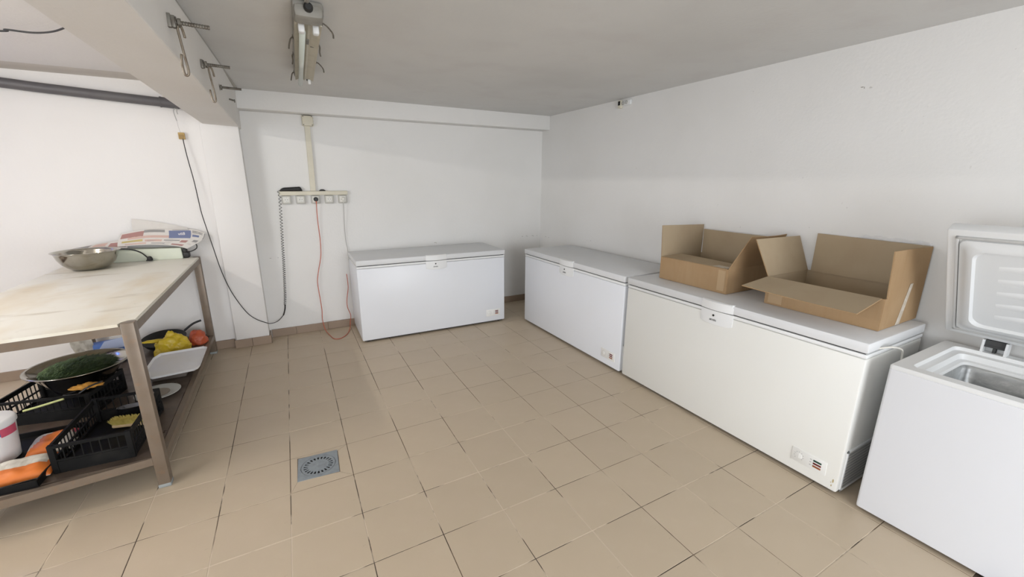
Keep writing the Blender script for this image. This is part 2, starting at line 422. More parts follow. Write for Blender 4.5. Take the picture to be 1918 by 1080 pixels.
def freezer(label, loc, rz, w_, h, M_body, open_=False, panel_col=None, panel_x=-.14, dep=.6):
    t = thing('chest_freezer', label, 'freezer', loc, rz, None)
    hw = w_/2; zl = h-.052; D = dep
    if not open_:
        bm = bmesh.new(); box(bm, -hw, hw, 0, D, .02, zl-.028, bev=.010); obj('body', bm, M_body, t, True)
        bm = bmesh.new(); box(bm, -hw+.0005, hw-.0005, .001, D-.001, zl-.0265, zl-.007, bev=.004); obj('top_rim', bm, PLAS, t, True)
        bm = bmesh.new(); box(bm, -hw+.010, hw-.010, .010, D-.012, zl-.03, zl+.004); obj('gasket', bm, GASK, t)
        bm = bmesh.new(); box(bm, -hw-.003, hw+.003, -.006, D, zl, h, bev=.009); obj('lid', bm, LIDM, t, True)
        bm = bmesh.new(); arcplate(bm, .108, zl+.001, h+.002, .006, .016, 0, topin=.004)
        hd = obj('handle', bm, PLAS, t, True)
        bm = bmesh.new()     # raised crescent grip on top of the handle
        n = 12; top = []; 
        for i in range(n+1):
            u = -1+2*i/n; x = .100*u; yf = -(.010+.016*(1-u*u)); yb_ = .018
            top.append([bm.verts.new((x, yf-.003, h-.010)), bm.verts.new((x, yf-.004, h+.001)), bm.verts.new((x, yf+.003, h+.0055)), bm.verts.new((x, yb_, h+.0025)), bm.verts.new((x, yb_, h-.010))])
        for i in range(n):
            for k in range(4): bm.faces.new((top[i][k], top[i+1][k], top[i+1][k+1], top[i][k+1]))
            bm.faces.new((top[i][4], top[i+1][4], top[i+1][0], top[i][0]))
        for e in (0, n): bm.faces.new(top[e])
        obj('grip', bm, PLAS, hd, True)
    else:
        ins = [(0, .02), (0, h-.006), (.004, h), (.055, h), (.060, h-.016), (.085, h-.02), (.090, h-.046), (.108, h-.05), (.112, h-.062)]
        def rect(bm, q, z, r=.012, n=3):
            vs = []
            for cx, cy, a0 in ((hw-q-r, D-q-r, 0), (-hw+q+r, D-q-r, PI/2), (-hw+q+r, q+r, PI), (hw-q-r, q+r, 1.5*PI)):
                for k in range(n+1):
                    a = a0+PI/2*k/n; vs.append(bm.verts.new((cx+r*math.cos(a), cy+r*math.sin(a), z)))
            return vs
        def loft(bm, rs, close=True):
            for a, b in zip(rs, rs[1:]):
                for k in range(len(a)): bm.faces.new((a[k], a[(k+1) % len(a)], b[(k+1) % len(a)], b[k]))
        bm = bmesh.new(); rs = [rect(bm, .001, .02), rect(bm, 0, .03), rect(bm, 0, h-.022), rect(bm, .002, h-.020)]; loft(bm, rs); bm.faces.new(rs[0]); obj('body', bm, M_body, t, True)
        bm = bmesh.new(); rs = [rect(bm, .004, h-.022)]+[rect(bm, 0, h-.0185)]+[rect(bm, q, z, .012+(q > .05)*.02) for q, z in ins[1:]]; loft(bm, rs); obj('top_rim', bm, PLAS, t, True)
        bm = bmesh.new(); rs = [rect(bm, .110, h-.060, .03, 4), rect(bm, .116, h-.075, .045, 4), rect(bm, .125, .14, .05, 4)]; loft(bm, rs); bm.faces.new(rs[-1]); obj('liner', bm, LINER, t, True)
    # plinth, feet
    bm = bmesh.new(); box(bm, -hw+.02, hw-.02, .02, D-.02, .010, .024); obj('plinth', bm, GASK, t)
    for sx in (-1, 1):
        for y in (.05, D-.05):
            bm = bmesh.new(); lathe(bm, [(0, 0), (.018, 0), (.022, .004), (.022, .016), (0, .016)], 12, (sx*(hw-.06), y, 0)); obj('foot', bm, BLACKR, t)
    # badge below the lid
    if not open_:
        bm = bmesh.new(); arcplate(bm, .108, zl-.092, zl-.006, .003, .010, .012, topin=.002); bd = obj('badge', bm, PLAS, t, True)
        yb_ = -.0152
        text('badge_lettering', 'arctic', .021, LOGO, bd, Matrix.Translation((-.012, yb_-.0006, zl-.062)) @ TXM)
        bm = bmesh.new(); ringplate(bm, .0028, .0068, 0, .001, 24)
        box(bm, .001, .0075, .000, .0042, 0, .001); box(bm, -.003, .003, -.002, .002, 0, .0008)
        o = obj('badge_emblem', bm, LOGO, bd); o.matrix_local = Matrix.Translation((-.012, yb_-.0005, zl-.034)) @ TXM
    # control panel, on the right of the front
    cx = hw+panel_x; pz = .118
    bm = bmesh.new(); box(bm, cx-.083, cx+.083, -.0028, .002, pz-.038, pz+.038, bev=.0012); cp = obj('control_panel', bm, PANELM if M_body is FRZC else PANELI, t, True)
    bm = bmesh.new(); lathe(bm, [(0, .0045), (.013, .0045), (.0155, .0038), (.0165, .002)], 28, (cx-.047, 0, pz), 'y'); box(bm, cx-.0480, cx-.0460, -.0055, -.004, pz-.012, pz+.012); dial = obj('dial', bm, PANELM, cp, True)
    for k in range(9):
        a = math.radians(-40+k*32.5); bm = bmesh.new()
        x, z = cx-.047+.022*math.cos(a), pz+.022*math.sin(a); box(bm, x-.0022, x+.0022, -.0034, -.0024, z-.0016, z+.0016); obj('dial_mark', bm, INKF, cp)
    for k, mm in enumerate((LEDG if M_body is FRZC else LEDR, LEDR, LEDO)):
        z = pz+.016-.0155*k; bm = bmesh.new(); box(bm, cx+.022, cx+.060, -.0050, -.002, z-.0048, z+.0048, bev=.002)
        obj('indicator_lens', bm, mm, cp, True)
        bm = bmesh.new(); box(bm, cx+.006, cx+.014, -.0034, -.0024, z-.002, z+.002); obj('printed_mark', bm, INKF, cp)
    # ventilation grille on the right-hand side
    g0, g1 = .03, .33
    bm = bmesh.new(); x = hw
    for a in ((g0, g0+.012, .02, .25), (g1-.012, g1, .02, .25), (g0, g1, .238, .25), (g0, g1, .02, .032)):
        box(bm, x-.001, x+.005, a[0], a[1], a[2], a[3], bev=.001)
    gf = obj('side_grille', bm, PLAS, t, True)
    bm = bmesh.new(); box(bm, x-.001, x+.0008, g0+.01, g1-.01, .03, .24); obj('grille_back', bm, GASK, gf)
    for k in range(23):
        z = .034+k*.0090; bm = bmesh.new()
        hexa(bm, [(x, g0+.01, z), (x+.0042, g0+.01, z-.003), (x+.0042, g1-.01, z-.003), (x, g1-.01, z),
                  (x, g0+.01, z+.0045), (x+.0042, g0+.01, z+.0012), (x+.0042, g1-.01, z+.0012), (x, g1-.01, z+.0045)])
        obj('louvre', bm, GREYP if k % 2 else SOCKG, gf)
    if open_:
        build_open_lid(t, hw, D, h)
    return t
def build_open_lid(t, hw, D, h):
    # lid frame: local u along x, v up the lid, n towards the viewer; hinged at the back, leaning forward
    L_ = .605; ang = math.radians(31)
    o0 = Vector((0, .563, .818))
    M_ = Matrix(((1, 0, 0), (0, -math.sin(ang), -math.cos(ang)), (0, math.cos(ang), -math.sin(ang)))).to_4x4()
    # columns: u, v, n   (v = (0,-sin,cos); n=(0,-cos,-sin))
    M_.translation = o0
    lid = bpy.data.objects.new('lid', None)
    bm = bmesh.new(); box(bm, -hw, hw, 0, L_, -.055, 0, bev=.010); bmesh.ops.transform(bm, matrix=M_, verts=bm.verts); lid = obj('lid', bm, PLAS, t, True)
    bm = bmesh.new()
    e = .030
    for a in ((-hw+e, hw-e, e, e+.012), (-hw+e, hw-e, L_-e-.012, L_-e), (-hw+e, -hw+e+.012, e, L_-e), (hw-e-.012, hw-e, e, L_-e)):
        box(bm, a[0], a[1], a[2], a[3], -.002, .010, bev=.003)
    bmesh.ops.transform(bm, matrix=M_, verts=bm.verts); obj('lid_gasket', bm, mat('gasket_grey', (.55, .55, .54), .55), lid, True)
    def rr(bm, q, n, r):
        vs = []
        for cx, cy, a0 in ((hw-q-r, L_-q-r, 0), (-hw+q+r, L_-q-r, PI/2), (-hw+q+r, q+r, PI), (hw-q-r, q+r, 1.5*PI)):
            for k in range(7):
                a = a0+PI/2*k/6; vs.append(bm.verts.new((cx+r*math.cos(a), cy+r*math.sin(a), n)))
        return vs
    bm = bmesh.new()
    rs = [rr(bm, .044, .001, .02), rr(bm, .046, .012, .025), rr(bm, .062, .015, .03), rr(bm, .068, .022, .035), rr(bm, .090, .024, .04), rr(bm, .098, .012, .045)]
    for a, b in zip(rs, rs[1:]):
        for k in range(len(a)): bm.faces.new((a[k], a[(k+1) % len(a)], b[(k+1) % len(a)], b[k]))
    bm.faces.new(rs[-1])
    bmesh.ops.transform(bm, matrix=M_, verts=bm.verts); obj('lid_liner', bm, mat('lid_liner_white', (.70, .71, .71), .35), lid, True)
    for k in range(5):
        v = .165+.068*k; bm = bmesh.new(); n = 10; r0 = []
        for i in range(n+1):
            u = i/n; x = -hw+.165+(2*hw-.33)*u; hh = .006*min(1, 6*u, 6*(1-u))
            r0.append([bm.verts.new((x, v-.017, .0118)), bm.verts.new((x, v-.006, .0119+hh)), bm.verts.new((x, v+.006, .0119+hh)), bm.verts.new((x, v+.017, .0118))])
        for i in range(n):
            for q in range(3): bm.faces.new((r0[i][q], r0[i+1][q], r0[i+1][q+1], r0[i][q+1]))
        bmesh.ops.transform(bm, matrix=M_, verts=bm.verts); obj('lid_rib', bm, PLAS, lid, True)
    for x in (-hw+.14, hw-.20):
        bm = bmesh.new(); box(bm, x, x+.075, D-.008, D+.004, h-.06, h+.085, bev=.002); 
        box(bm, x-.004, x+.004, D-.05, D+.004, h-.002, h+.06); box(bm, x+.071, x+.079, D-.05, D+.004, h-.002, h+.06)
        hg = obj('hinge', bm, PLAS, t, True)
        bm = bmesh.new(); box(bm, x+.004, x+.071, D-.04, D-.009, h+.035, h+.060); tube(bm, [(x+.004, D-.038, h+.03), (x+.071, D-.038, h+.03)], .006); box(bm, x+.032, x+.042, D-.036, D-.009, h, h+.035)
        obj('hinge_spring', bm, GASK, hg)
F1 = freezer('white closed chest freezer standing alone against the back wall, a red cord beside it', (1.4385, 1.903, 0), -.0242, 1.531, .812, FRZ, dep=.60)
freezer('white closed chest freezer against the right wall, nearest the corner, nothing on its lid', (2.40, 1.010, 0), -PI/2, 1.535, .822, FRZ, dep=.62)
F3 = freezer('cream-white chest freezer carrying two open cardboard boxes on its lid', (2.40, -.556, 0), -PI/2, 1.530, .822, FRZC, dep=.61)
freezer('white chest freezer with its lid raised, empty metal tub showing', (2.40, -1.955, 0), -PI/2, 1.10, .757, FRZ, open_=True, dep=.61)
for k_, (z_, h_, w_) in enumerate(((.078, .022, .007), (.050, .012, .005), (.066, .006, .004))):
    bm = bmesh.new(); lathe(bm, [(0, .0007), (1, .0003)], 9, (0, 0, 0), 'y'); bmesh.ops.scale(bm, vec=(w_/2, 1, h_/2), verts=bm.verts); bmesh.ops.translate(bm, vec=(.745-.004*k_, 0, z_), verts=bm.verts); obj('rust_spot', bm, mat('rust_spot', (.50, .40, .20), .8), F3)
# short white cord between the two freezers
bm = bmesh.new(); tube(bm, spline([(2.50, -1.316, .776), (2.535, -1.352, .790), (2.60, -1.366, .775), (2.66, -1.362, .735), (2.68, -1.36, .60), (2.70, -1.36, .35), (2.75, -1.36, .0045), (2.9, -1.36, .0045)]), .0045)
c_ = obj('power_cord', bm, WHITEC, smooth='all', label='short white cord leaving the end of the freezer')
MF = lambda f: (Matrix.Translation(f.location) @ f.rotation_euler.to_matrix().to_4x4()).inverted()
c_.parent = F3; c_.matrix_parent_inverse = MF(F3)

# ------------------------------------------------------------------ cardboard boxes
def carton(label, sheets, extras=()):
    t = thing('cardboard_box', label, 'box', (2.8, sheets[0][1][0][1]-.2, .8225))
    inv = Matrix.Translation(-Vector(t.location))
    out = {}
    for nm, q, kw in sheets:
        bm = bmesh.new(); panel(bm, *q, .005, **kw); bmesh.ops.transform(bm, matrix=inv, verts=bm.verts)
        out[nm] = obj(nm, bm, [CARDO, CARDI], t, True)
    for nm, parent, q, m in extras:
        bm = bmesh.new(); panel(bm, *q, .0008); bmesh.ops.transform(bm, matrix=inv, verts=bm.verts); obj(nm, bm, [m, m], t)
    return t
z0, z1 = .8255, .986
A = dict(xf=2.593, xb=3.035, y0=.083, y1=-.466)
F = lambda x, y, z: (x, y, z)
# order of corners chosen so that (b-a)x(d-a) points to the inside of the box
carton('left of the two open cardboard boxes, front flap folded down inside, end flap upright', [
    ('front_panel', (F(A['xf'], A['y1'], z0), F(A['xf'], A['y0'], z0), F(A['xf'], A['y0'], z1), F(A['xf'], A['y1'], z1)), dict()),
    ('back_panel', (F(A['xb'], A['y0'], z0), F(A['xb'], A['y1'], z0), F(A['xb'], A['y1'], z1), F(A['xb'], A['y0'], z1)), dict()),
    ('end_panel', (F(A['xf'], A['y0'], z0), F(A['xb'], A['y0'], z0), F(A['xb'], A['y0'], z1), F(A['xf'], A['y0'], z1)), dict()),
    ('end_panel', (F(A['xb'], A['y1'], z0), F(A['xf'], A['y1'], z0), F(A['xf'], A['y1'], z1), F(A['xb'], A['y1'], z1)), dict()),
    ('bottom_panel', (F(A['xf'], A['y1'], z0), F(A['xb'], A['y1'], z0), F(A['xb'], A['y0'], z0), F(A['xf'], A['y0'], z0)), dict()),
    ('end_flap', (F(A['xf'], A['y0'], z1), F(A['xb'], A['y0'], z1), F(3.038, .085, 1.207), F(2.58, .087, 1.219)), dict()),
    ('back_flap', (F(A['xb'], .07, z1), F(A['xb'], A['y1'], z1), F(3.035, -.46, 1.170), F(3.035, .075, 1.172)), dict(bend=.012, n=6)),
    ('end_flap', (F(A['xb'], A['y1'], z1), F(A['xf'], A['y1'], z1), F(2.715, -.512, 1.196), F(3.03, -.550, 1.200)), dict(bend=-.012, n=8)),
    ('front_flap', (F(A['xf']+.002, A['y0']-.006, z1), F(A['xf']+.002, A['y1']+.008, z1), F(2.80, A['y1']+.01, .982), F(2.80, A['y0']-.006, .992)), dict(bend=.002, n=4)),
], [('tape', 'front_flap', (F(2.60, -.35, .9905), F(2.60, -.455, .9905), F(2.66, -.455, .9895), F(2.66, -.35, .9905)), TAPE),
    ('tape', 'front_panel', (F(2.589, -.452, .840), F(2.589, -.400, .840), F(2.589, -.400, .975), F(2.589, -.452, .975)), mat('old_tape', (.44, .31, .18), .35))])
B = dict(xf=2.627, xb=3.052, y0=-.700, y1=-1.262)
carton('right of the two open cardboard boxes, front flap folded outwards, three flaps upright', [
    ('front_panel', (F(B['xf'], B['y1'], z0), F(B['xf'], B['y0'], z0), F(B['xf'], B['y0'], z1), F(B['xf'], B['y1'], z1)), dict()),
    ('back_panel', (F(B['xb'], B['y0'], z0), F(B['xb'], B['y1'], z0), F(B['xb'], B['y1'], z1), F(B['xb'], B['y0'], z1)), dict()),
    ('end_panel', (F(B['xf'], B['y0'], z0), F(B['xb'], B['y0'], z0), F(B['xb'], B['y0'], z1), F(B['xf'], B['y0'], z1)), dict()),
    ('end_panel', (F(B['xb'], B['y1'], z0), F(B['xf'], B['y1'], z0), F(B['xf'], B['y1'], z1), F(B['xb'], B['y1'], z1)), dict()),
    ('bottom_panel', (F(B['xf'], B['y1'], z0), F(B['xb'], B['y1'], z0), F(B['xb'], B['y0'], z0), F(B['xf'], B['y0'], z0)), dict()),
    ('front_flap', (F(B['xf'], B['y1']+.012, z1-.001), F(B['xf'], B['y0'], z1), F(2.408, -.682, .953), F(2.375, -1.258, .948)), dict(bend=-.004, n=6)),
    ('end_flap', (F(B['xf'], B['y0'], z1), F(B['xb'], B['y0'], z1), F(3.045, -.622, 1.196), F(2.582, -.622, 1.201)), dict(bend=.004, n=6)),
    ('back_flap', (F(B['xb']-.006, -.722, z1-.003), F(B['xb']-.006, B['y1'], z1-.003), F(3.052, -1.262, 1.212), F(3.052, -.722, 1.222)), dict()),
    ('end_flap', (F(B['xb'], B['y1'], z1), F(B['xf']+.02, B['y1'], z1), F(2.615, -1.262, 1.219), F(3.05, -1.262, 1.210)), dict(bend=.006, n=5)),
], [('tape', 'end_panel', (F(2.80, -1.2658, .827), F(2.845, -1.2658, .827), F(2.905, -1.2658, 1.035), F(2.872, -1.2658, 1.035)), TAPE),
    ('tape', 'front_panel', (F(2.623, -.80, .835), F(2.623, -.72, .835), F(2.623, -.72, .91), F(2.623, -.80, .91)), mat('old_tape2', (.44, .31, .18), .3))])
# crumpled clear film behind the right-hand box
bm = bmesh.new(); g = []
for i in range(31):
    y = -.92-.335*i/30; top = 1.240+.003*math.sin(i*.8)-.006*(i < 4)*(4-i)-.0003*i
    g.append([bm.verts.new((3.060+.004*math.sin(i*2.3+k), y, 1.195+(top-1.195)*k/4)) for k in range(5)])
for i in range(30):
    for k in range(4): bm.faces.new((g[i][k], g[i+1][k], g[i+1][k+1], g[i][k+1]))
fo = obj('plastic_film', bm, FILM, smooth='all'); tag(fo, 'crumpled clear plastic film between right cardboard box and wall', 'plastic film')

# ------------------------------------------------------------------ ceiling luminaire, unlit
t = thing('fluorescent_light_fixture', 'old unlit twin tube light on the ceiling, one tube missing', 'ceiling light', (.327, .12, 0), -.037)
W2 = .056
bm = bmesh.new(); box(bm, -W2-.006, W2+.006, -.01, 1.33, 2.232, 2.28, bev=.014); obj('housing', bm, FIXG, t, True)
bm = bmesh.new()
prof = [(-W2, 2.236), (-W2, 2.212), (-W2+.012, 2.218), (-.012, 2.226), (0, 2.215), (.012, 2.226), (W2-.012, 2.218), (W2, 2.212), (W2, 2.236)]
a = [bm.verts.new((x, .09, z)) for x, z in prof]; b = [bm.verts.new((x, 1.31, z)) for x, z in prof]
for k in range(len(prof)-1): bm.faces.new((a[k], a[k+1], b[k+1], b[k]))
bm.faces.new(a); bm.faces.new(b[::-1]); obj('reflector', bm, FIXB, t)
bm = bmesh.new(); box(bm, -W2-.004, W2+.004, -.03, .085, 2.205, 2.262, bev=.022); obj('end_cap', bm, FIXG, t, True)
bm = bmesh.new(); lathe(bm, [(0, 0), (.017, 0), (.019, .006), (.019, .018), (.012, .026), (0, .026)], 16, (0, -.024, 2.243), 'y'); obj('cable_gland', bm, BLACKR, t, True)
for sx in (-1, 1):
    bm = bmesh.new(); box(bm, sx*.030-.014, sx*.030+.014, .095, .135, 2.182, 2.222, bev=.008); obj('lamp_holder', bm, PLAS, t, True)
    bm = bmesh.new(); box(bm, sx*.030-.010, sx*.030+.010, 1.29, 1.312, 2.19, 2.222, bev=.006); obj('lamp_holder', bm, PLAS, t, True)
bm = bmesh.new(); tube(bm, [(-.026, .135, 2.194), (-.026, 1.335, 2.190)], .0135, 16); obj('tube', bm, TUBEM, t, 'all')
bm = bmesh.new(); box(bm, -.005, .008, .32, .40, 2.212, 2.216); box(bm, .018, .034, .47, .476, 2.2195, 2.2225); obj('stain', bm, IRON, t)
bm = bmesh.new(); lathe(bm, [(0, 0), (.008, 0), (.010, .004), (.010, .012), (0, .012)], 12, (.024, 1.345, 2.226), 'y'); obj('screw_nub', bm, IRON, t)
for y, s, out in ((.14, 1, .045), (.50, 1, .004), (.88, 1, .040), (.42, -1, .02), (.75, -1, .006), (1.22, -1, .018)):
    bm = bmesh.new(); x = s*(W2+.006)
    tube(bm, spline([(x, y, 2.245), (x+s*(out*.4+.004), y+.01, 2.235), (x+s*out, y+.03, 2.215), (x+s*(out+.004), y+.05, 2.200)], 4), .0038, 6)
    box(bm, x-.003, x+.003, y-.012, y+.012, 2.236, 2.252); obj('clip', bm, IRON, t)
bm = bmesh.new(); tube(bm, [(.322, .09, 2.262), (.318, -.3, 2.268), (.31, -3.5, 2.268)], .0095, 10)
tag(obj('conduit', bm, mat('conduit_white', (.66, .65, .62), .5), smooth='all'), 'thin white conduit along the ceiling into the tube light', 'conduit')

# lit tube fixture in the left bay and small blue insect lamp, both outside the frame
t = thing('fluorescent_light_fixture', 'lit tube light on the ceiling of the left bay', 'ceiling light', (-2.2, .35, 0))
bm = bmesh.new(); box(bm, -.05, .05, -.65, .65, 2.245, 2.30, bev=.01); obj('housing', bm, FIXB, t, True)
bm = bmesh.new(); tube(bm, [(0, -.60, 2.21), (0, .60, 2.21)], .017, 14); obj('tube', bm, LAMPE, t, 'all')
for s in (-1, 1):
    bm = bmesh.new(); box(bm, -.016, .016, s*.61-.012, s*.61+.012, 2.19, 2.25, bev=.004); obj('lamp_holder', bm, PLAS, t, True)
t = thing('insect_lamp', 'small blue insect lamp on the left bay wall', 'lamp', (-2.55, YL-.021, 1.55), -PI/2)
bm = bmesh.new(); box(bm, -.02, .02, -.2, .2, -.12, .12, bev=.006); obj('housing', bm, BLACKP, t, True)
bm = bmesh.new(); box(bm, .021, .045, -.17, .17, -.09, .09, bev=.01); obj('lamp_tube', bm, BLUEE, t, True)

# ------------------------------------------------------------------ meat hooks on the beam
def screw(bm, a, b, r=.0065):
    a, b = Vector(a), Vector(b); n = int((b-a).length/.004); pts = [a.lerp(b, k/n) for k in range(n+1)]
    tube(bm, pts, [r+(.0012 if k % 2 else 0) for k in range(n+1)], 8)
def hook(label, y, zr, xt, path, plate):
    t = thing('meat_hook', label, 'hook', (-.13, y, zr), 0, 'threaded rods and hooks on the beam')
    inv = Matrix.Translation(-Vector(t.location))
    bm = bmesh.new(); screw(bm, (-.155, y, zr+.002), (xt, y, zr-.002)); bmesh.ops.transform(bm, matrix=inv, verts=bm.verts); obj('threaded_rod', bm, IRON, t)
    bm = bmesh.new(); lathe(bm, [(.006, 0), (.015, 0), (.015, .009), (.006, .009)], 6, (.012, 0, 0), 'x'); lathe(bm, [(.006, 0), (.019, 0), (.019, .002), (.006, .002)], 16, (.007, 0, 0), 'x'); obj('nut', bm, IRON, t)
    bm = bmesh.new()
    box(bm, -.024, -.006, -.009, .009, -.018, .026, bev=.002)
    box(bm, -.006, .006, -.013, .013, -.018, .02, bev=.002); obj('bracket', bm, IRON, t, True)
    if path:
        bm = bmesh.new(); tube(bm, spline([(x+.016, y, z) for x, y_, z in path], 4), .0040, 8); bmesh.ops.transform(bm, matrix=inv, verts=bm.verts); obj('hook', bm, RUST, t, 'all')
    return t
hook('nearest steel hook on a rod through the beam, longest and highest in view', -.08, 2.068, -.026,
     [(-.121, 0, 2.022), (-.125, 0, 2.050), (-.131, 0, 2.062), (-.138, 0, 2.050), (-.136, 0, 2.02), (-.131, 0, 1.960), (-.127, 0, 1.914), (-.131, 0, 1.900), (-.140, 0, 1.902), (-.143, 0, 1.933), (-.140, 0, 1.968)], 1)
hook('middle steel hook of the row hanging from a rod through the beam', .58, 2.076, -.016,
     [(-.104, 0, 2.025), (-.108, 0, 2.055), (-.115, 0, 2.068), (-.122, 0, 2.058), (-.121, 0, 2.03), (-.117, 0, 1.99), (-.113, 0, 1.947), (-.113, 0, 1.915), (-.123, 0, 1.909), (-.128, 0, 1.933), (-.130, 0, 1.964)], 0)
hook('farthest threaded rod on the beam, without any hook', 1.25, 2.091, -.007, None, 0)
# small anchor eye by the corner
bm = bmesh.new(); tube(bm, [(-.112, 1.75, 2.10), (-.085, 1.75, 2.092)], .006); lathe(bm, [(0, 0), (.011, .002), (.011, .008), (0, .010)], 10, (-.085, 1.75, 2.09), 'x')
tag(obj('wall_plug', bm, IRON), 'tiny metal anchor left in the beam beyond the last rod', 'anchor')

# ------------------------------------------------------------------ pipe, cables in the left bay
t = thing('drain_pipe', 'dark grey sagging plastic pipe across the left bay wall', 'pipe', (-1.4, 2.365, 2.16))
inv = Matrix.Translation(-Vector(t.location))
bm = bmesh.new(); tube(bm, spline([(-4.0, 2.365, 2.235), (-2.6, 2.365, 2.226), (-1.9, 2.365, 2.206), (-1.474, 2.365, 2.182), (-1.319, 2.365, 2.170), (-1.072, 2.365, 2.155), (-.806, 2.365, 2.139), (-.614, 2.365, 2.129), (-.37, 2.365, 2.116)], 6), .034, 20)
bmesh.ops.transform(bm, matrix=inv, verts=bm.verts); obj('pipe_run', bm, PVC, t, 'all')
bm = bmesh.new(); tube(bm, [(-.612, 2.365, 2.130), (-.50, 2.365, 2.123)], .0385, 20); tube(bm, [(-.616, 2.365, 2.130), (-.608, 2.365, 2.1296)], .041, 20)
bmesh.ops.transform(bm, matrix=inv, verts=bm.verts); obj('pipe_coupling', bm, PVC, t, True)
bm = bmesh.new(); tube(bm, spline([(-.523, 2.352, 2.092), (-.539, 2.355, 2.071), (-.538, 2.36, 2.039), (-.531, 2.362, 1.995)]), .0032, 6); tube(bm, spline([(-.512, 2.352, 2.092), (-.519, 2.355, 2.065), (-.516, 2.358, 2.045)]), .0030, 6); tube(bm, spline([(-.531, 2.362, 2.00), (-.528, 2.364, 1.95), (-.522, 2.366, 1.905)]), .0010, 5)
tag(obj('cable_stub', bm, GREYC, smooth='all'), 'short twisted cable end hanging below the grey pipe', 'cable')
t = thing('cable_box', 'tiny ochre junction box on the wall below the pipe end', 'junction box', (-.522, YL-.001, 1.883))
bm = bmesh.new(); box(bm, -.021, .021, -.028, 0, -.026, .026, bev=.003); obj('case', bm, YBOX, t, True)
bm = bmesh.new(); box(bm, -.017, .017, -.031, -.027, -.021, .010, bev=.002); obj('cover', bm, mat('ochre_dark', (.34, .22, .08), .6), t, True)
bm = bmesh.new()
tube(bm, spline([(-.516, 2.388, 1.860), (-.512, 2.375, 1.795), (-.504, 2.365, 1.69), (-.489, 2.357, 1.528), (-.481, 2.352, 1.365), (-.475, 2.350, 1.253), (-.458, 2.350, 1.116), (-.436, 2.350, .951), (-.413, 2.350, .781), (-.382, 2.350, .63), (-.340, 2.350, .495), (-.269, 2.350, .340), (-.202, 2.35, .261), (-.120, 2.352, .209), (-.09, 2.40, .185), (-.05, 2.47, .170), (-.014, 2.50, .183), (.023, 2.508, .221)], 6), .0034, 7)
tag(obj('thin_cable', bm, BLACKR, smooth='all'), 'thin black cable drooping from ochre box across the pilaster', 'cable')
bm = bmesh.new(); tube(bm, spline([(-1.9, 1.5, 2.27), (-1.4, 1.33, 2.258), (-1.031, 1.261, 2.268), (-1.002, 1.236, 2.272), (-.894, 1.203, 2.265), (-.794, 1.137, 2.268), (-.70, 1.05, 2.285), (-.62, .98, 2.298)], 6), .0045, 7)
tag(obj('ceiling_cable', bm, BLACKR, smooth='all'), 'thin dark cable hanging along the left bay ceiling', 'cable')

# ------------------------------------------------------------------ sockets on the back wall
t = thing('junction_box', 'cream square junction box high on the back wall', 'junction box', (.440, YB, 2.073))
bm = bmesh.new(); box(bm, -.047, .047, -.045, 0, -.047, .047, bev=.008); obj('case', bm, CREAM, t, True)
bm = bmesh.new(); box(bm, -.044, .044, -.050, -.044, -.044, .044, bev=.003); cv = obj('cover', bm, CREAM, t, True)
for sx in (-1, 1):
    for sz in (-1, 1):
        bm = bmesh.new(); lathe(bm, [(0, .003), (.005, .003), (.005, 0)], 10, (sx*.037, -.050, sz*.037), 'y'); obj('screw', bm, IRON, cv)
for k in (-1, 0, 1):
    for s in (-1, 1):
        bm = bmesh.new(); lathe(bm, [(0, .006), (.008, .006), (.009, 0)], 10, (s*.046, -.022, k*.028), 'x'); obj('knockout', bm, CREAM, t)
bm = bmesh.new(); hexa(bm, [(.400, YB-.025, 1.432), (.447, YB-.025, 1.432), (.447, YB, 1.432), (.400, YB, 1.432), (.410, YB-.025, 2.028), (.457, YB-.025, 2.028), (.457, YB, 2.028), (.410, YB, 2.028)])
bmesh.ops.bevel(bm, geom=bm.edges[:], offset=.002, segments=2, affect='EDGES')
tag(obj('cable_trunking', bm, CREAM, smooth=True), 'vertical cream cable trunking down the back wall to the sockets', 'trunking')
bm = bmesh.new(); box(bm, .128, .735, YB-.038, YB, 1.393, 1.431, bev=.003)
tr = obj('cable_trunking', bm, CREAM, smooth=True); tag(tr, 'horizontal cream cable trunking directly above the five sockets', 'trunking')
def socket(parent):
    bm = bmesh.new(); box(bm, -.041, .041, -.030, 0, -.040, .040, bev=.006); o = obj('case', bm, SOCKG, parent, True)
    bm = bmesh.new(); box(bm, -.030, .030, -.034, -.028, -.027, .031, bev=.004); f = obj('face_plate', bm, SOCKW, parent, True)
    bm = bmesh.new(); lathe(bm, [(.0225, 0), (.0225, .005), (.0195, .005), (.0195, .0006), (0, .0006)], 24, (0, -.0338, .003), 'y'); obj('socket_well', bm, SOCKW, f, True)
    for dx, dz, r in ((-.0095, 0, .0028), (.0095, 0, .0028), (0, .018, .0022), (0, -.018, .0022)):
        bm = bmesh.new(); lathe(bm, [(0, .0012), (r, .0012), (r, 0)], 10, (dx, -.0343, .003+dz), 'y'); obj('pin_hole', bm, HOLE, f)
sx = [.182, .305, .437, .560, .686]
names = ['power socket at the left end of the row of five, coiled cord passing beside it',
         'second power socket from the left in the row of five, empty', 'middle power socket of the row of five, black plug inserted',
         'fourth power socket from the left in the row of five, empty', 'power socket at the right end of the row, pale plug inserted']
first = None
for k, x in enumerate(sx):
    s = thing('power_socket', names[k], 'socket', (x, YB, 1.350), 0, 'row of five wall sockets')
    if first is None: socket(s); first = s
    else:
        for ch in first.children:
            c = copy(ch, parent=s)
            for g_ in ch.children: copy(g_, parent=c)
t = thing('plug', 'round black plug in the middle wall socket', 'plug', (.437, YB-.034, 1.353))
bm = bmesh.new(); lathe(bm, [(0, .026), (.014, .026), (.020, .020), (.022, .002), (.020, -.002)], 24, (0, 0, 0), 'y'); obj('plug_body', bm, BLACKR, t, True)
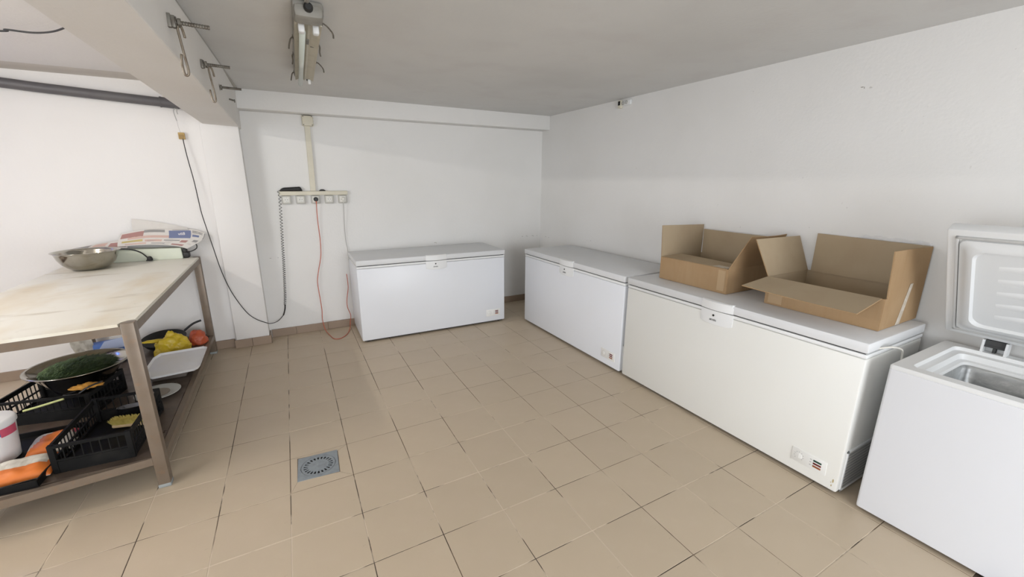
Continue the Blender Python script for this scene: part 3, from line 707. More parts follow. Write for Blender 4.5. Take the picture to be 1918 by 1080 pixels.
bm = bmesh.new(); tube(bm, [(0, -.016, -.012), (0, -.018, -.040)], [.007, .0045], 8); obj('strain_relief', bm, REDC, t)
t = thing('plug', 'pale plug in the right-hand wall socket', 'plug', (.686, YB-.034, 1.353))
bm = bmesh.new(); lathe(bm, [(0, .022), (.012, .022), (.018, .016), (.0195, .002), (.018, -.002)], 24, (0, 0, 0), 'y'); obj('plug_body', bm, WHITEC, t, True)
bm = bmesh.new(); tube(bm, [(0, -.014, -.010), (0, -.016, -.036)], [.006, .004], 8); obj('strain_relief', bm, WHITEC, t)
bm = bmesh.new()
tube(bm, spline([(.437, YB-.052, 1.313), (.434, 2.495, 1.239), (.433, 2.505, 1.108), (.436, 2.51, .948), (.425, 2.51, .786), (.385, 2.508, .624), (.367, 2.505, .514), (.374, 2.505, .342), (.378, 2.50, .226), (.372, 2.49, .12), (.385, 2.42, .03), (.408, 2.335, .006), (.441, 2.18, .005), (.499, 2.160, .005), (.572, 2.255, .005), (.622, 2.41, .010), (.640, 2.495, .05), (.653, 2.505, .125), (.629, 2.505, .219), (.632, 2.505, .308), (.654, 2.505, .422), (.656, 2.505, .509), (.652, 2.505, .579)], 7), .0036, 7)
tag(obj('extension_cord', bm, REDC, smooth='all'), 'red-orange cord hanging from black plug, looping on floor beside freezer', 'cord')
bm = bmesh.new(); tube(bm, spline([(.686, YB-.050, 1.315), (.684, 2.50, 1.205), (.677, 2.512, 1.043), (.680, 2.515, .905), (.687, 2.515, .84), (.69, 2.515, .7)], 6), .0028, 7)
c_ = obj('power_cord', bm, GREYC, smooth='all', label='thin grey cord rising from the freezer to the right-hand socket'); c_.parent = F1; c_.matrix_parent_inverse = MF(F1)
# phone handset-like black device lying on the trunking, with its coiled cord
t = thing('handset', 'black handset lying on the left end of the trunking', 'handset', (.231, YB-.022, 1.4315))
bm = bmesh.new(); n = 18; rings = []
for i in range(n+1):
    u = i/n; x = -.096+.192*u
    hh = .028*(min(1, (u/.18)) ** .5)*(min(1, (1-u)/.10) ** .5)+.010; yy = .019*(min(1, u/.1)**.5)*(min(1, (1-u)/.08)**.5)+.004
    hh *= (.80+.30*u)
    rings.append([bm.verts.new((x, yy*math.cos(a), max(0, hh*.5+hh*.55*math.sin(a)))) for a in [2*PI*k/14 for k in range(14)]])
for a, b in zip(rings, rings[1:]):
    for k in range(14): bm.faces.new((a[k], a[(k+1) % 14], b[(k+1) % 14], b[k]))
bm.faces.new(rings[0]); bm.faces.new(rings[-1]); obj('handset_body', bm, BLACKR, t, 'all')
bm = bmesh.new()
pts = spline([(.128, YB-.030, 1.443), (.124, 2.496, 1.415), (.128, 2.496, 1.380), (.119, 2.496, 1.223), (.102, 2.496, .969), (.085, 2.496, .707), (.063, 2.496, .438), (.050, 2.497, .329)], 60)
tot = 0; hel = []
for i, p in enumerate(pts):
    if i: tot += (p-pts[i-1]).length
    r = .0075
    pitch = .0175
    hel.append((tot, p))
out = []; steps = int(tot/.0022)
j = 0
for s in range(steps+1):
    d = s*.0022
    while j < len(hel)-2 and hel[j+1][0] < d: j += 1
    f = (d-hel[j][0])/max(1e-6, hel[j+1][0]-hel[j][0]); p = hel[j][1].lerp(hel[j+1][1], f)
    pitch = .034-.016*min(1, d/.9)
    if s == 0: ph = 0
    else: ph += 2*PI*.0022/pitch
    out.append(p+Vector((.0105*math.cos(ph), .0085*math.sin(ph), 0)))
tube(bm, out, .0024, 5)
tube(bm, spline([(.050, 2.497, .332), (.045, 2.497, .290), (.032, 2.500, .245), (.023, 2.508, .221)]), .006, 8)
tag(obj('coiled_cord', bm, BLACKR, smooth='all'), 'black coiled cord hanging down the back wall from the handset', 'cord')
bm = bmesh.new(); lathe(bm, [(0, 0), (.028, 0), (.029, .006), (.014, .016), (0, .017)], 16, (.505, YB-.02, 1.431)); bmesh.ops.scale(bm, vec=(1, .6, 1), space=Matrix.Translation((-.505, -YB+.02, 0)), verts=bm.verts)
tag(obj('rubber_cap', bm, BLACKR, smooth=True), 'small flat black object on the trunking right of the riser', 'cap')
# double fitting where wall meets ceiling, right wall
t = thing('wall_fitting', 'small broken cream and white fitting under the ceiling on the right wall', 'fitting', (XR, 1.08, 2.23))
bm = bmesh.new(); box(bm, -.03, 0, .045, .085, -.030, .040, bev=.004); obj('box', bm, CREAM, t, True)
bm = bmesh.new(); box(bm, -.033, -.028, .052, .078, -.005, .03); obj('hole', bm, HOLE, t)
for yy, zz in ((.022, .018), (-.022, .022)):
    bm = bmesh.new(); lathe(bm, [(.008, 0), (.017, 0), (.017, .022), (.008, .022)], 14, (-.024, yy, zz-.01), 'x'); obj('clamp', bm, SOCKG, t, True)
bm = bmesh.new(); box(bm, -.02, 0, -.07, .045, -.012, .030, bev=.005); obj('bracket', bm, PLAS, t, True)
# scuff marks by the corner
wb = bpy.data.objects['wall_back']; wr_ = bpy.data.objects['wall_right']; SCF = mat('scuff_grey', (.30, .28, .25), .9)
for x_, z_, w_, h_ in ((2.80, .846, .016, .004), (2.86, .848, .012, .005), (2.875, .842, .005, .006), (2.95, .849, .018, .004), (2.965, .842, .005, .010), (3.02, .845, .010, .004), (1.64, .842, .02, .004), (1.655, .838, .004, .008), (-.02, .80, .014, .003), (.045, .80, .008, .003)):
    bm = bmesh.new(); box(bm, x_-w_/2, x_+w_/2, YB-.0008, YB+.001, z_-h_/2, z_+h_/2); obj('scuff_mark', bm, SCF, wb)
for y_, z_, w_, h_ in ((2.40, .842, .02, .004), (2.33, .838, .012, .004), (-.799, 2.048, .012, .004), (-.81, 2.043, .003, .010), (1.5, .90, .008, .004)):
    bm = bmesh.new(); box(bm, XR-.0008, XR+.001, y_-w_/2, y_+w_/2, z_-h_/2, z_+h_/2); obj('scuff_mark', bm, SCF, wr_)
# ------------------------------------------------------------------ steel table
TX0, TX1, TY0, TY1 = -1.385, -.540, .360, 2.352
def yn(x): return TY0+.10*(x-TX1)
t = thing('work_table', 'stainless steel work table with pale stained cutting-board top and lower shelf', 'table', (-.98, 1.35, 0))
inv = Matrix.Translation(-Vector(t.location))
def tp(name, bm, m, sm=True, parent=None, label=None):
    bmesh.ops.transform(bm, matrix=inv, verts=bm.verts); return obj(name, bm, m, parent or t, sm, label=label)
lw = .052
for x, y in ((TX1-lw, TY0), (TX1-lw, TY1-lw), (TX0, yn(TX0)), (TX0, TY1-lw)):
    bm = bmesh.new(); box(bm, x, x+lw, y, y+lw, .018, .8895, bev=.004); lg = tp('leg', bm, STEEL)
    bm = bmesh.new(); box(bm, x-.001, x+lw+.001, y-.001, y+lw+.001, 0, .020, bev=.004); tp('foot', bm, FOOT, parent=lg)
def rail(z0_, z1_, th=.03, nm='rail'):
    bm = bmesh.new(); hexa(bm, [(TX0+.02, yn(TX0)+.002, z0_), (TX1-lw, TY0+.002, z0_), (TX1-lw, TY0+th, z0_), (TX0+.02, yn(TX0)+th, z0_), (TX0+.02, yn(TX0)+.002, z1_), (TX1-lw, TY0+.002, z1_), (TX1-lw, TY0+th, z1_), (TX0+.02, yn(TX0)+th, z1_)]); tp(nm, bm, STEEL, False)
    bm = bmesh.new(); box(bm, TX0+.05, TX1-.05, TY1-th, TY1-.002, z0_, z1_); tp(nm, bm, STEEL)
    bm = bmesh.new(); box(bm, TX1-th, TX1-.002, TY0+lw, TY1-lw, z0_, z1_); tp(nm, bm, STEEL)
    bm = bmesh.new(); box(bm, TX0+.002, TX0+th, yn(TX0)+lw, TY1-lw, z0_, z1_); tp(nm, bm, STEEL)
rail(.838, .878); rail(.138, .178, .032, 'shelf_rail')
bm = bmesh.new()
zt0, zt1 = .878, .891
pl = []
r = .03; cx, cy = TX1-.006-r, TY0-.0+r
outline = [(TX0+lw+.004, TY1-.002), (TX0+lw+.004, TY1-lw-.004), (TX0+.004, TY1-lw-.004), (TX0+.004, yn(TX0)+lw+.004), (TX0+lw+.004, yn(TX0)+lw+.004), (TX0+lw+.004, yn(TX0)-.002), (TX1-lw-.004, TY0-.004), (TX1-lw-.003, TY0+.030), (TX1-.030, TY0+lw+.003), (TX1-.004, TY0+lw+.004), (TX1-.004, TY1-lw-.004), (TX1-lw-.004, TY1-lw-.004), (TX1-lw-.004, TY1-.002)]
lo = [bm.verts.new((x, y, zt0)) for x, y in outline]; hi = [bm.verts.new((x, y, zt1)) for x, y in outline]
bm.faces.new(hi[::-1]); bm.faces.new(lo)
for k in range(len(lo)): bm.faces.new((lo[k], lo[(k+1) % len(lo)], hi[(k+1) % len(lo)], hi[k]))
bmesh.ops.bevel(bm, geom=[e for e in bm.edges if all(abs(v.co.z-zt1) < 1e-5 for v in e.verts)], offset=.003, segments=2, affect='EDGES')
tp('cutting_board_top', bm, BOARD, label='pale worn cutting-board top with brownish stains')
bm = bmesh.new(); box(bm, TX0+.004, TX1-.034, TY0+.004, TY1-.004, .168, .181); tp('shelf', bm, STEELS)
ZS, ZT = .1815, .8915

# things on the table
t = thing('mixing_bowl', 'small empty steel bowl on the table top', 'bowl', (-1.165, 2.06, ZT))
bm = bmesh.new(); lathe(bm, [(0, 0), (.065, 0), (.090, .006), (.120, .024), (.146, .052), (.163, .084), (.173, .120), (.176, .130), (.188, .133), (.190, .1355), (.188, .137), (.174, .1335), (.170, .120), (.160, .085), (.143, .054), (.118, .027), (.088, .009), (.06, .003), (0, .003)], 64); obj('bowl_shell', bm, BOWL, t, 'all')
t = thing('enamelled_box', 'long pale green enamelled box under the newspapers', 'box', (-.95, 2.31, ZT))
bm = bmesh.new()
hexa(bm, [(-.33, -.022, 0), (.302, -.028, 0), (.302, .08, 0), (-.33, .08, 0), (-.33, -.015, .105), (.296, -.018, .088), (.296, .08, .088), (-.33, .08, .105)])
bmesh.ops.bevel(bm, geom=bm.edges[:], offset=.004, segments=2, affect='EDGES'); obj('case', bm, SCALEM, t, True)
bm = bmesh.new(); box(bm, .302, .345, -.02, .055, 0, .05, bev=.012); box(bm, .300, .330, -.015, .05, .04, .085, bev=.012); obj('power_adapter', bm, BLACKR, t, True)
bm = bmesh.new(); tube(bm, spline([(.330, .0, .050), (.365, -.01, .055), (.400, .0, .075), (.405, .0, .105), (.385, .0, .118), (.350, .0, .108), (.33, .01, .095)], 6), .0045, 7)
tube(bm, spline([(-.15, -.030, .107), (-.06, -.034, .105), (.00, -.040, .095), (.045, -.050, .070), (.075, -.058, .036), (.088, -.062, .020)], 6), .005, 7); obj('cable', bm, BLACKR, t, 'all')
bm = bmesh.new(); lathe(bm, [(0, 0), (.017, 0), (.020, .006), (.018, .022), (.010, .034), (0, .036)], 16, (.092, -.063, .006)); tube(bm, [(.080, -.058, .02), (.068, -.066, .004)], .004, 6); obj('plug_head', bm, BLACKR, t, True)
# newspapers
def sheet(name, label, grid, m, ink=(), group='newspapers on the pale box'):
    """grid: rows of 3D points, smooth sheet; ink: (u0,u1,v0,v1,mat)"""
    n, k = len(grid), len(grid[0])
    def P_(u, v):
        rows = [spline(r, 8) for r in grid]
        return rows
    rows = [spline(r, 8) for r in grid]; cols = [spline([rows[i][j] for i in range(n)], 8) for j in range(len(rows[0]))]
    nu, nv = len(cols), len(cols[0])
    def at(u, v, off=0):
        fu, fv = u*(nu-1), v*(nv-1); i, j = min(int(fu), nu-2), min(int(fv), nv-2); a, b = fu-i, fv-j
        p = cols[i][j]*(1-a)*(1-b)+cols[i+1][j]*a*(1-b)+cols[i][j+1]*(1-a)*b+cols[i+1][j+1]*a*b
        nrm = (cols[i+1][j]-cols[i][j]).cross(cols[i][j+1]-cols[i][j]).normalized()
        return p+nrm*off
    t_ = thing(name, label, 'newspaper', at(.5, .5), 0, group); iv = Matrix.Translation(-Vector(t_.location))
    bm = bmesh.new(); N1, N2 = 24, 14
    for side in (0, 1):
        V = [[bm.verts.new(at(i/N1, j/N2, -.0008 if side else .0006)) for j in range(N2+1)] for i in range(N1+1)]
        for i in range(N1):
            for j in range(N2): bm.faces.new((V[i][j], V[i+1][j], V[i+1][j+1], V[i][j+1]))
    bmesh.ops.transform(bm, matrix=iv, verts=bm.verts); obj('page', bm, m, t_, 'all')
    for u0, u1, v0, v1, mm in ink:
        for sgn in (1,):
            bm = bmesh.new(); A_ = max(2, int((u1-u0)*24)); B_ = max(2, int((v1-v0)*14))
            V = [[bm.verts.new(at(u0+(u1-u0)*i/A_, v0+(v1-v0)*j/B_, -.0016)) for j in range(B_+1)] for i in range(A_+1)]
            for i in range(A_):
                for j in range(B_): bm.faces.new((V[i][j], V[i+1][j], V[i+1][j+1], V[i][j+1]))
            bmesh.ops.transform(bm, matrix=iv, verts=bm.verts); o = obj('printed_block', bm, mm, t_)
    return t_, at
sheet('newspaper', 'plain newspaper sheet standing up against the wall behind the others', [
    [(-.955, 2.404, 1.225), (-.80, 2.404, 1.195), (-.60, 2.400, 1.135)], [(-.96, 2.39, 1.15), (-.80, 2.39, 1.11), (-.60, 2.385, 1.09)], [(-.95, 2.37, 1.06), (-.80, 2.37, 1.03), (-.60, 2.36, 1.01)]], PAPERW)
tn, at_ = sheet('newspaper', 'printed newspaper with blue headline block draped over the pale box', [
    [(-1.03, 2.372, 1.110), (-.86, 2.376, 1.138), (-.70, 2.376, 1.128), (-.56, 2.370, 1.122), (-.475, 2.36, 1.085)],
    [(-1.05, 2.325, 1.050), (-.87, 2.318, 1.068), (-.70, 2.318, 1.058), (-.57, 2.32, 1.048), (-.505, 2.33, 1.030)],
    [(-1.05, 2.292, 1.018), (-.87, 2.283, 1.022), (-.74, 2.275, 1.012), (-.65, 2.272, .990), (-.610, 2.275, .972)]], PAPERW,
    [(.03, .97, .0, 1, PAPERW)][:0]+[(.02, .22, .10, .35, INKR), (.22, .42, .05, .20, INKG), (.10, .46, .34, .46, INKP), (.46, .72, .10, .48, INKB), (.50, .70, .04, .08, INKG), (.74, .93, .10, .14, INKG), (.74, .93, .20, .23, INKG), (.74, .86, .30, .40, INKB), (.97, 1.0, .05, .45, INKG),
     (.05, .22, .52, .66, INKY), (.24, .40, .56, .70, INKP), (.42, .60, .58, .64, INKG), (.62, .72, .60, .72, INKR), (.30, .45, .80, .86, INKG), (.55, .75, .82, .92, INKR), (.08, .25, .76, .88, INKP), (.80, .92, .55, .65, INKG)])
for k_ in range(26):
    u_, v_ = (.74+.1*(k_ % 2), .145+.018*(k_//2)) if k_ < 8 else (R.choice((.08, .26, .44, .62, .78)), .50+.45*R.random())
    w_ = R.uniform(.06, .10); bm = bmesh.new(); V = [[bm.verts.new(at_(u_+w_*i/3, v_+.010*j, -.0018)) for j in range(2)] for i in range(4)]
    for i in range(3): bm.faces.new((V[i][0], V[i+1][0], V[i+1][1], V[i][1]))
    bmesh.ops.transform(bm, matrix=Matrix.Translation(-Vector(tn.location)), verts=bm.verts); obj('text_line', bm, INKG, tn)
p = at_(.60, .28, -.004)
text('headline', 'vil\u0103', .034, INKW, tn, Matrix.Translation(Vector(p)-Vector(tn.location)) @ Matrix.Rotation(math.radians(52), 4, 'X'), extra=.0006)
sheet('newspaper', 'folded coloured newspaper lying behind the steel bowl', [
    [(-1.33, 2.385, 1.010), (-1.15, 2.385, 1.045), (-.98, 2.38, 1.075)], [(-1.36, 2.34, 1.006), (-1.17, 2.335, 1.024), (-.99, 2.33, 1.030)], [(-1.33, 2.29, 1.002), (-1.17, 2.285, 1.009), (-.99, 2.28, 1.006)]], PAPERW,
    [(.05, .35, .2, .7, INKG), (.4, .6, .2, .6, INKP), (.65, .95, .3, .8, INKR), (.3, .7, .8, .97, INKG)])

# ------------------------------------------------------------------ crates
def crate(label, loc, rz, w_, d_, h, group='black plastic crates on the table shelf'):
    t = thing('plastic_crate', label, 'crate', loc, rz, group)
    bm = bmesh.new(); box(bm, -w_/2+.006, w_/2-.006, -d_/2+.006, d_/2-.006, 0, .006, bev=.001)
    obj('base', bm, BLACKP, t)
    for sx_, sy_ in ((-1, -1), (1, -1), (1, 1), (-1, 1)):
        bm = bmesh.new(); x, y = sx_*(w_/2-.012), sy_*(d_/2-.012); box(bm, x-.012, x+.012, y-.012, y+.012, 0, h, bev=.004); obj('corner_post', bm, BLACKP, t, True)
    for ax, s in (('x', -1), ('x', 1), ('y', -1), ('y', 1)):
        L_ = (w_ if ax == 'x' else d_)-.04; bm = bmesh.new()
        def bar(u0, u1, z0_, z1_, th=.004):
            if ax == 'x': box(bm, u0, u1, s*(d_/2-.006)-th/2, s*(d_/2-.006)+th/2, z0_, z1_)
            else: box(bm, s*(w_/2-.006)-th/2, s*(w_/2-.006)+th/2, u0, u1, z0_, z1_)
        bar(-L_/2, L_/2, h-.030, h-.004, .010) if ax == 'y' else bar(-L_/2, L_/2, h-.016, h-.002, .012)
        bar(-L_/2, L_/2, h*.42, h*.42+.008, .008); bar(-L_/2, L_/2, 0, h*.40 if ax == 'x' else .02, .005)
        n = int(L_/.03)
        for k in range(n+1):
            u = -L_/2+L_*k/n; bar(u-.0022, u+.0022, 0, h-.01)
        obj('side_wall', bm, BLACKP, t)
    return t
crate('empty-looking black crate at the shelf front holding a yellow brush', (-.803, .665, ZS), -.045, .305, .50, .148)
crate('black crate further back carrying the large bowl of greens', (-1.165, 1.225, ZS), -.20, .44, .36, .150)
# big bowl with greens, resting on crate rims
t = thing('large_bowl', 'large steel bowl heaped with green herbs on the rear crate', 'bowl', (-1.098, 1.315, ZS+.0755))
bm = bmesh.new(); lathe(bm, [(0, 0), (.10, 0), (.125, .008), (.152, .060), (.200, .125), (.234, .158), (.244, .160), (.245, .164), (.233, .163), (.197, .128), (.148, .064), (.12, .012), (.09, .004), (0, .004)], 64); obj('bowl_shell', bm, BOWL, t, 'all')
def herbpile(name, label, c, rx, h, n, parent=None):
    bm = bmesh.new(); rr_ = random.Random(3)
    for k in range(n):
        a = rr_.uniform(0, 2*PI); q = rx*math.sqrt(rr_.random()); x, y = q*math.cos(a), q*math.sin(a)
        z = h*(1-(q/rx)**2)*rr_.uniform(.75, 1.12)+.002; L_ = rr_.uniform(.018, .05); th = rr_.uniform(-.7, .9)+.3; el = rr_.uniform(-.25, .5)
        d = Vector((math.cos(th)*math.cos(el), math.sin(th)*math.cos(el), math.sin(el)))
        s = d.cross(Vector((0, 0, 1))).normalized()*rr_.uniform(.0012, .0045); p = Vector((x, y, z))
        m_ = p+d*L_*.5+Vector((0, 0, .006))
        vs = [bm.verts.new(p-s*.3), bm.verts.new(m_-s), bm.verts.new(p+d*L_), bm.verts.new(m_+s)]
        bm.faces.new(vs)
    t_ = bmesh.new(); lathe(t_, [(rx*.98, -.01), (rx*.9, h*.12), (rx*.6, h*.55), (rx*.3, h*.8), (0, h*.86)], 24); merge(bm, t_)
    o = obj(name, bm, HERB); o.location = c; tag(o, label, 'herbs', kind='stuff'); return o
herbpile('herb_pile', 'pile of chopped dark green herbs in the large bowl', (-1.110, 1.305, ZS+.0755+.132), .172, .038, 5600)

# brush in the front crate, with a dark dish behind it
t = thing('scrub_brush', 'yellow bristled scrubbing brush in the front black crate', 'brush', (-.755, .765, ZS+.012), -.25)
bm = bmesh.new(); box(bm, -.085, .085, -.025, .025, 0, .020, bev=.008); obj('brush_block', bm, WOOD, t, True)
bm = bmesh.new(); rr_ = random.Random(5)
for k in range(900):
    x, y = rr_.uniform(-.08, .08), rr_.uniform(-.023, .023); d = Vector((x*.22+rr_.uniform(-.006, .006), y*.5+rr_.uniform(-.005, .005), .030))
    p = Vector((x, y, .018)); s = Vector((.0013, 0, 0)); bm.faces.new([bm.verts.new(q) for q in (p-s, p+s, p+d+s*.6, p+d-s*.6)])
box(bm, -.078, .078, -.022, .022, .018, .040, bev=.004)
o = obj('bristles', bm, BRIST, t); o['kind'] = 'stuff'
t = thing('small_pan', 'small dark steel pan at the back of the front crate', 'pan', (-.765, .865, ZS+.007))
bm = bmesh.new(); lathe(bm, [(0, 0), (.050, 0), (.052, .004), (.054, .075), (.058, .078), (.056, .080), (.052, .078), (.049, .006), (0, .004)], 36); bmesh.ops.scale(bm, vec=(1.3, .55, 1), verts=bm.verts); obj('pan_shell', bm, mat('dark_steel', (.10, .10, .11), .2, metal=.9), t, 'all')

# cloth and stem in rear crate front
def blob(name, m, scale, loc, amp=.35, fr=3, sub=4, parent=None, seed=0, flat=True):
    bm = bmesh.new(); bmesh.ops.create_icosphere(bm, subdivisions=sub, radius=1)
    for v in bm.verts:
        n_ = noise.noise(v.co*fr+Vector((seed, 0, 0))); n2 = noise.noise(v.co*fr*2.6+Vector((seed, 5, 0)))
        v.co *= 1+amp*n_+amp*.45*n2
        v.co = Vector((v.co.x*scale[0], v.co.y*scale[1], v.co.z*scale[2]))
        if flat: v.co.z = max(v.co.z, -scale[2]*.35)
    return obj(name, bm, m, parent, 'all', loc=loc)
tag(blob('folded_cloth', GOLD, (.065, .032, .018), (-1.005, 1.075, .350), .5, 3, seed=2), 'crumpled orange-yellow cloth lying on rim of the rear crate', 'cloth')
bm = bmesh.new(); tube(bm, spline([(-1.02, 1.00, .340), (-1.03, .975, .352), (-1.075, .985, .352), (-1.085, 1.03, .341), (-1.05, 1.055, .338)], 6), .0028, 6)
tube(bm, spline([(-1.02, 1.00, .342), (-.98, 1.02, .365), (-.93, 1.06, .372)], 5), .005, 6)
tag(obj('scissors', bm, mat('scissor_dark', (.06, .06, .06), .3, metal=.6), smooth='all'), 'dark wire-handled snips on the rim of the rear crate', 'tool')
bm = bmesh.new(); tube(bm, spline([(-1.25, .99, .30), (-1.17, .985, .315), (-1.08, .985, .332)], 5), [.006]*11, 8)
tag(obj('vegetable_stem', bm, LEEK, smooth='all'), 'pale green stem sticking through the front of the rear crate', 'vegetable')

# flat tray with orange packets and tub on the left of the shelf
t = thing('shallow_tray', 'shallow black tray at the front left of the shelf', 'tray', (-1.205, .62, ZS), -.03)
bm = bmesh.new(); w2, d2 = .225, .27
box(bm, -w2, w2, -d2, d2, 0, .006)
for a in ((-w2, w2, -d2, -d2+.008), (-w2, w2, d2-.008, d2), (-w2, -w2+.008, -d2, d2), (w2-.008, w2, -d2, d2)): box(bm, *a, 0, .034, bev=.002)
obj('tray_shell', bm, BLACKP, t)
def packet(label, loc, rz, sx_, sy_, h, seed, win):
    t = thing('food_packet', label, 'packet', loc, rz, 'orange and white packets in the tray')
    def surf(u, v, off=0):
        e = (1-abs(u)**3)*(1-abs(v)**3); z = .006+h*e**.5+.010*noise.noise(Vector((u*2.4+seed, v*2.4, 0)))*e+.004*noise.noise(Vector((u*7+seed, v*5, 2)))*e
        return Vector((u*sx_, v*sy_, z+off))
    bm = bmesh.new(); N_ = 22
    V = [[bm.verts.new(surf(-1+2*i/N_, -1+2*j/N_)) for j in range(N_+1)] for i in range(N_+1)]
    for i in range(N_):
        for j in range(N_):
            u, v = -1+2*(i+.5)/N_, -1+2*(j+.5)/N_
            f = bm.faces.new((V[i][j], V[i+1][j], V[i+1][j+1], V[i][j+1])); f.material_index = win(u, v)
    rim = [V[i][0] for i in range(N_+1)]+[V[N_][j] for j in range(1, N_+1)]+[V[i][N_] for i in range(N_-1, -1, -1)]+[V[0][j] for j in range(N_-1, 0, -1)]
    low = [bm.verts.new((v.co.x*.96, v.co.y*.96, 0)) for v in rim]
    for k in range(len(rim)): bm.faces.new((rim[k], rim[(k+1) % len(rim)], low[(k+1) % len(rim)], low[k]))
    bm.faces.new(low); obj('wrapper', bm, [PACKW, ORNG, PINKP], t, 'all'); return t
packet('white packet with orange window frame at the front of the shelf tray', (-1.105, .50, ZS+.0065), .10, .125, .10, .045, 1,
       lambda u, v: 1 if (v < -.25 or abs(u) > .82 or v > .80) else 0)
packet('white packet with wide orange band at the back of the shelf tray', (-1.062, .735, ZS+.0065), .12, .088, .105, .040, 6,
       lambda u, v: 1 if (-.55 < u-v*.5 < .45) else (2 if (u > .7 and v > .3) else 0))
packet('mostly orange packet at the left front of the shelf tray', (-1.31, .465, ZS+.0065), .05, .075, .10, .05, 9,
       lambda u, v: 1 if v < .5 else 0)
t = thing('plastic_tub', 'round white plastic tub with blue and pink print on the tray', 'tub', (-1.255, .690, ZS+.0585))
bm = bmesh.new(); lathe(bm, [(0, -.052), (.078, -.052), (.084, -.046), (.098, .135), (.098, .150)], 40); obj('tub_body', bm, TUBW, t, True)
bm = bmesh.new(); lathe(bm, [(0, .168), (.092, .168), (.100, .164), (.104, .158), (.104, .140), (.100, .138)], 40); obj('lid', bm, TUBW, t, True)
for a0, a1, m_, za, zb in ((-1.9, -.75, BLUEP, .095, .128), (-.75, .05, PINKP, .088, .130)):
    bm = bmesh.new(); pr_ = []
    for k in range(13):
        a = a0+(a1-a0)*k/12; r_0 = .0965
        pr_.append((bm.verts.new((.0962*math.cos(a), .0962*math.sin(a), za)), bm.verts.new((.0983*math.cos(a), .0983*math.sin(a), zb))))
    for p_, q_ in zip(pr_, pr_[1:]): bm.faces.new((p_[0], q_[0], q_[1], p_[1]))
    obj('printed_band', bm, m_, t)

# white foam tray leaning, grey plate, pan, bags at the back
t = thing('white_tray', 'white rectangular tray with rounded corners lying at the shelf edge', 'tray', (-.675, 1.53, 0), 0)
inv = Matrix.Translation(-Vector(t.location)); bm = bmesh.new()
ol = [(-.800, 1.395), (-.781, 1.290), (-.765, 1.272), (-.535, 1.300), (-.514, 1.330), (-.508, 1.372), (-.512, 1.737), (-.541, 1.766), (-.803, 1.747), (-.829, 1.671), (-.829, 1.45)]
cx, cy = -.66, 1.53
def trz(x, y, k): return .262+k
rings = []
for s, k in ((.955, .0), (1.0, .014), (1.012, .013), (.965, -.004), (.0, -.004)):
    rings.append([bm.verts.new((cx+(x-cx)*s, cy+(y-cy)*s, .250+k)) for x, y in ol] if s else None)
R0, R1, R2, R3 = rings[0], rings[1], rings[2], rings[3]
n = len(ol)
bm.faces.new(R0)
for a, b in ((R0, R1), (R1, R2), (R2, R3)):
    for k in range(n): bm.faces.new((a[k], a[(k+1) % n], b[(k+1) % n], b[k]))
bm.faces.new(R3[::-1]); bmesh.ops.transform(bm, matrix=inv, verts=bm.verts); obj('tray_shell', bm, TRAYW, t, True)
t = thing('storage_container', 'dark low container on the shelf under the white tray', 'container', (-.70, 1.54, ZS))
bm = bmesh.new(); box(bm, -.10, .10, -.15, .17, 0, .062, bev=.01); obj('container_body', bm, mat('container_brown', (.12, .10, .085), .5), t, True)
t = thing('plate', 'grey round plate beside the front crate on the shelf', 'plate', (-.715, 1.155, ZS), 0)
bm = bmesh.new(); lathe(bm, [(0, 0), (.07, 0), (.075, .004), (.118, .020), (.120, .022), (.116, .023), (.074, .008), (0, .006)], 48); obj('plate_shell', bm, mat('plate_grey', (.50, .50, .48), .35), t, 'all')
bm = bmesh.new(); lathe(bm, [(0, .0065), (.068, .0065), (.068, .010), (0, .013)], 32, (-.01, .012, .001)); obj('plate_centre', bm, mat('plate_brown', (.28, .24, .20), .5), t, True)
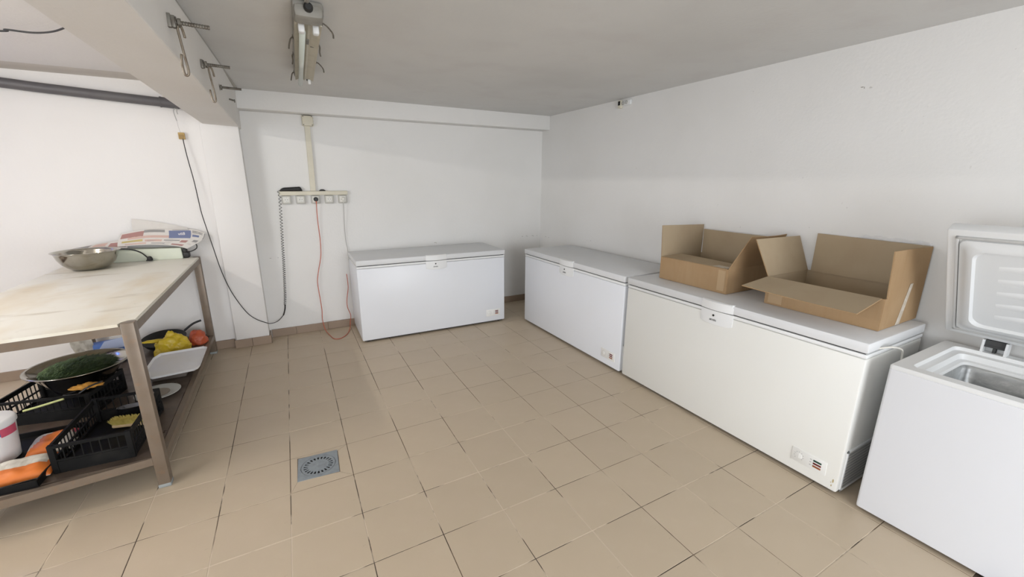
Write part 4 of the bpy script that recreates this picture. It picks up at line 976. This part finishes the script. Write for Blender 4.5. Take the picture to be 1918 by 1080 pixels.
# frying pan standing at the back
t = thing('frying_pan', 'black frying pan behind the yellow bag with upturned handle', 'pan', (-.86, 2.175, ZS+.0))
bm = bmesh.new(); lathe(bm, [(0, 0), (.115, 0), (.125, .006), (.150, .048), (.153, .050), (.149, .051), (.122, .010), (0, .005)], 40); bmesh.ops.rotate(bm, matrix=Matrix.Rotation(math.radians(10), 3, 'X'), verts=bm.verts, cent=(0, -.12, 0)); bmesh.ops.translate(bm, vec=(0, 0, .004), verts=bm.verts); obj('pan_shell', bm, BLACKR, t, 'all')
bm = bmesh.new(); tube(bm, spline([(.135, .04, .10), (.20, .05, .148), (.26, .055, .168)], 5), .009, 8); obj('pan_handle', bm, BLACKR, t, 'all')
t = thing('carrier_bag', 'crumpled yellow plastic bag with tied handles at the shelf back', 'bag', (-.765, 1.925, ZS))
blob('bag_body', YBAG, (.125, .085, .115), (0, 0, .045), .22, 1.7, 5, t, 3)
blob('bag_handle', YBAG, (.080, .020, .013), (-.095, .0, .130), .25, 2, 4, t, 8, False)
blob('bag_handle', YBAG, (.032, .020, .045), (.005, .0, .150), .25, 2, 4, t, 12, False)
t = thing('carrier_bag', 'small red and orange plastic bag right behind the yellow bag', 'bag', (-.625, 2.12, ZS))
blob('bag_body', RBAG, (.062, .060, .085), (0, 0, .030), .25, 2.0, 4, t, 5)
# crumpled packaging at the back left of the shelf
t = thing('paper_bag', 'white paper wrapping with faint beige print behind the large bowl', 'wrapping', (-1.325, 2.06, ZS))
bm = bmesh.new(); g = []
for i in range(9):
    g.append([bm.verts.new((-.055+.12*i/8+.008*math.sin(j), .01*math.sin(i*1.3+j)+.02*j/6, .19*j/6+.01*math.sin(i*.9))) for j in range(7)])
for i in range(8):
    for j in range(6): bm.faces.new((g[i][j], g[i+1][j], g[i+1][j+1], g[i][j+1]))
ret = bmesh.ops.solidify(bm, geom=bm.faces[:], thickness=.05); obj('wrapping_body', bm, PACKW, t, True)
t = thing('printed_carton', 'blue and white printed carton behind the table leg on the shelf', 'carton', (-1.145, 2.12, ZS), .25)
bm = bmesh.new(); box(bm, -.13, .13, -.06, .06, 0, .12, bev=.004); ct = obj('carton_body', bm, BLUEP, t, True)
bm = bmesh.new(); hexa(bm, [(-.12, -.066, .06), (.10, -.066, .085), (.10, -.062, .085), (-.12, -.062, .06), (-.06, -.080, .150), (.13, -.080, .165), (.13, -.076, .165), (-.06, -.076, .150)]); obj('carton_flap', bm, mat('pale_blue', (.50, .56, .75), .5), t)
t = thing('printed_carton', 'flat blue and grey carton lying beside the white wrapping', 'carton', (-1.17, 1.93, ZS), -.1)
bm = bmesh.new(); box(bm, -.10, .10, -.05, .05, 0, .10, bev=.004); obj('carton_body', bm, mat('grey_blue', (.22, .26, .32), .5), t, True)
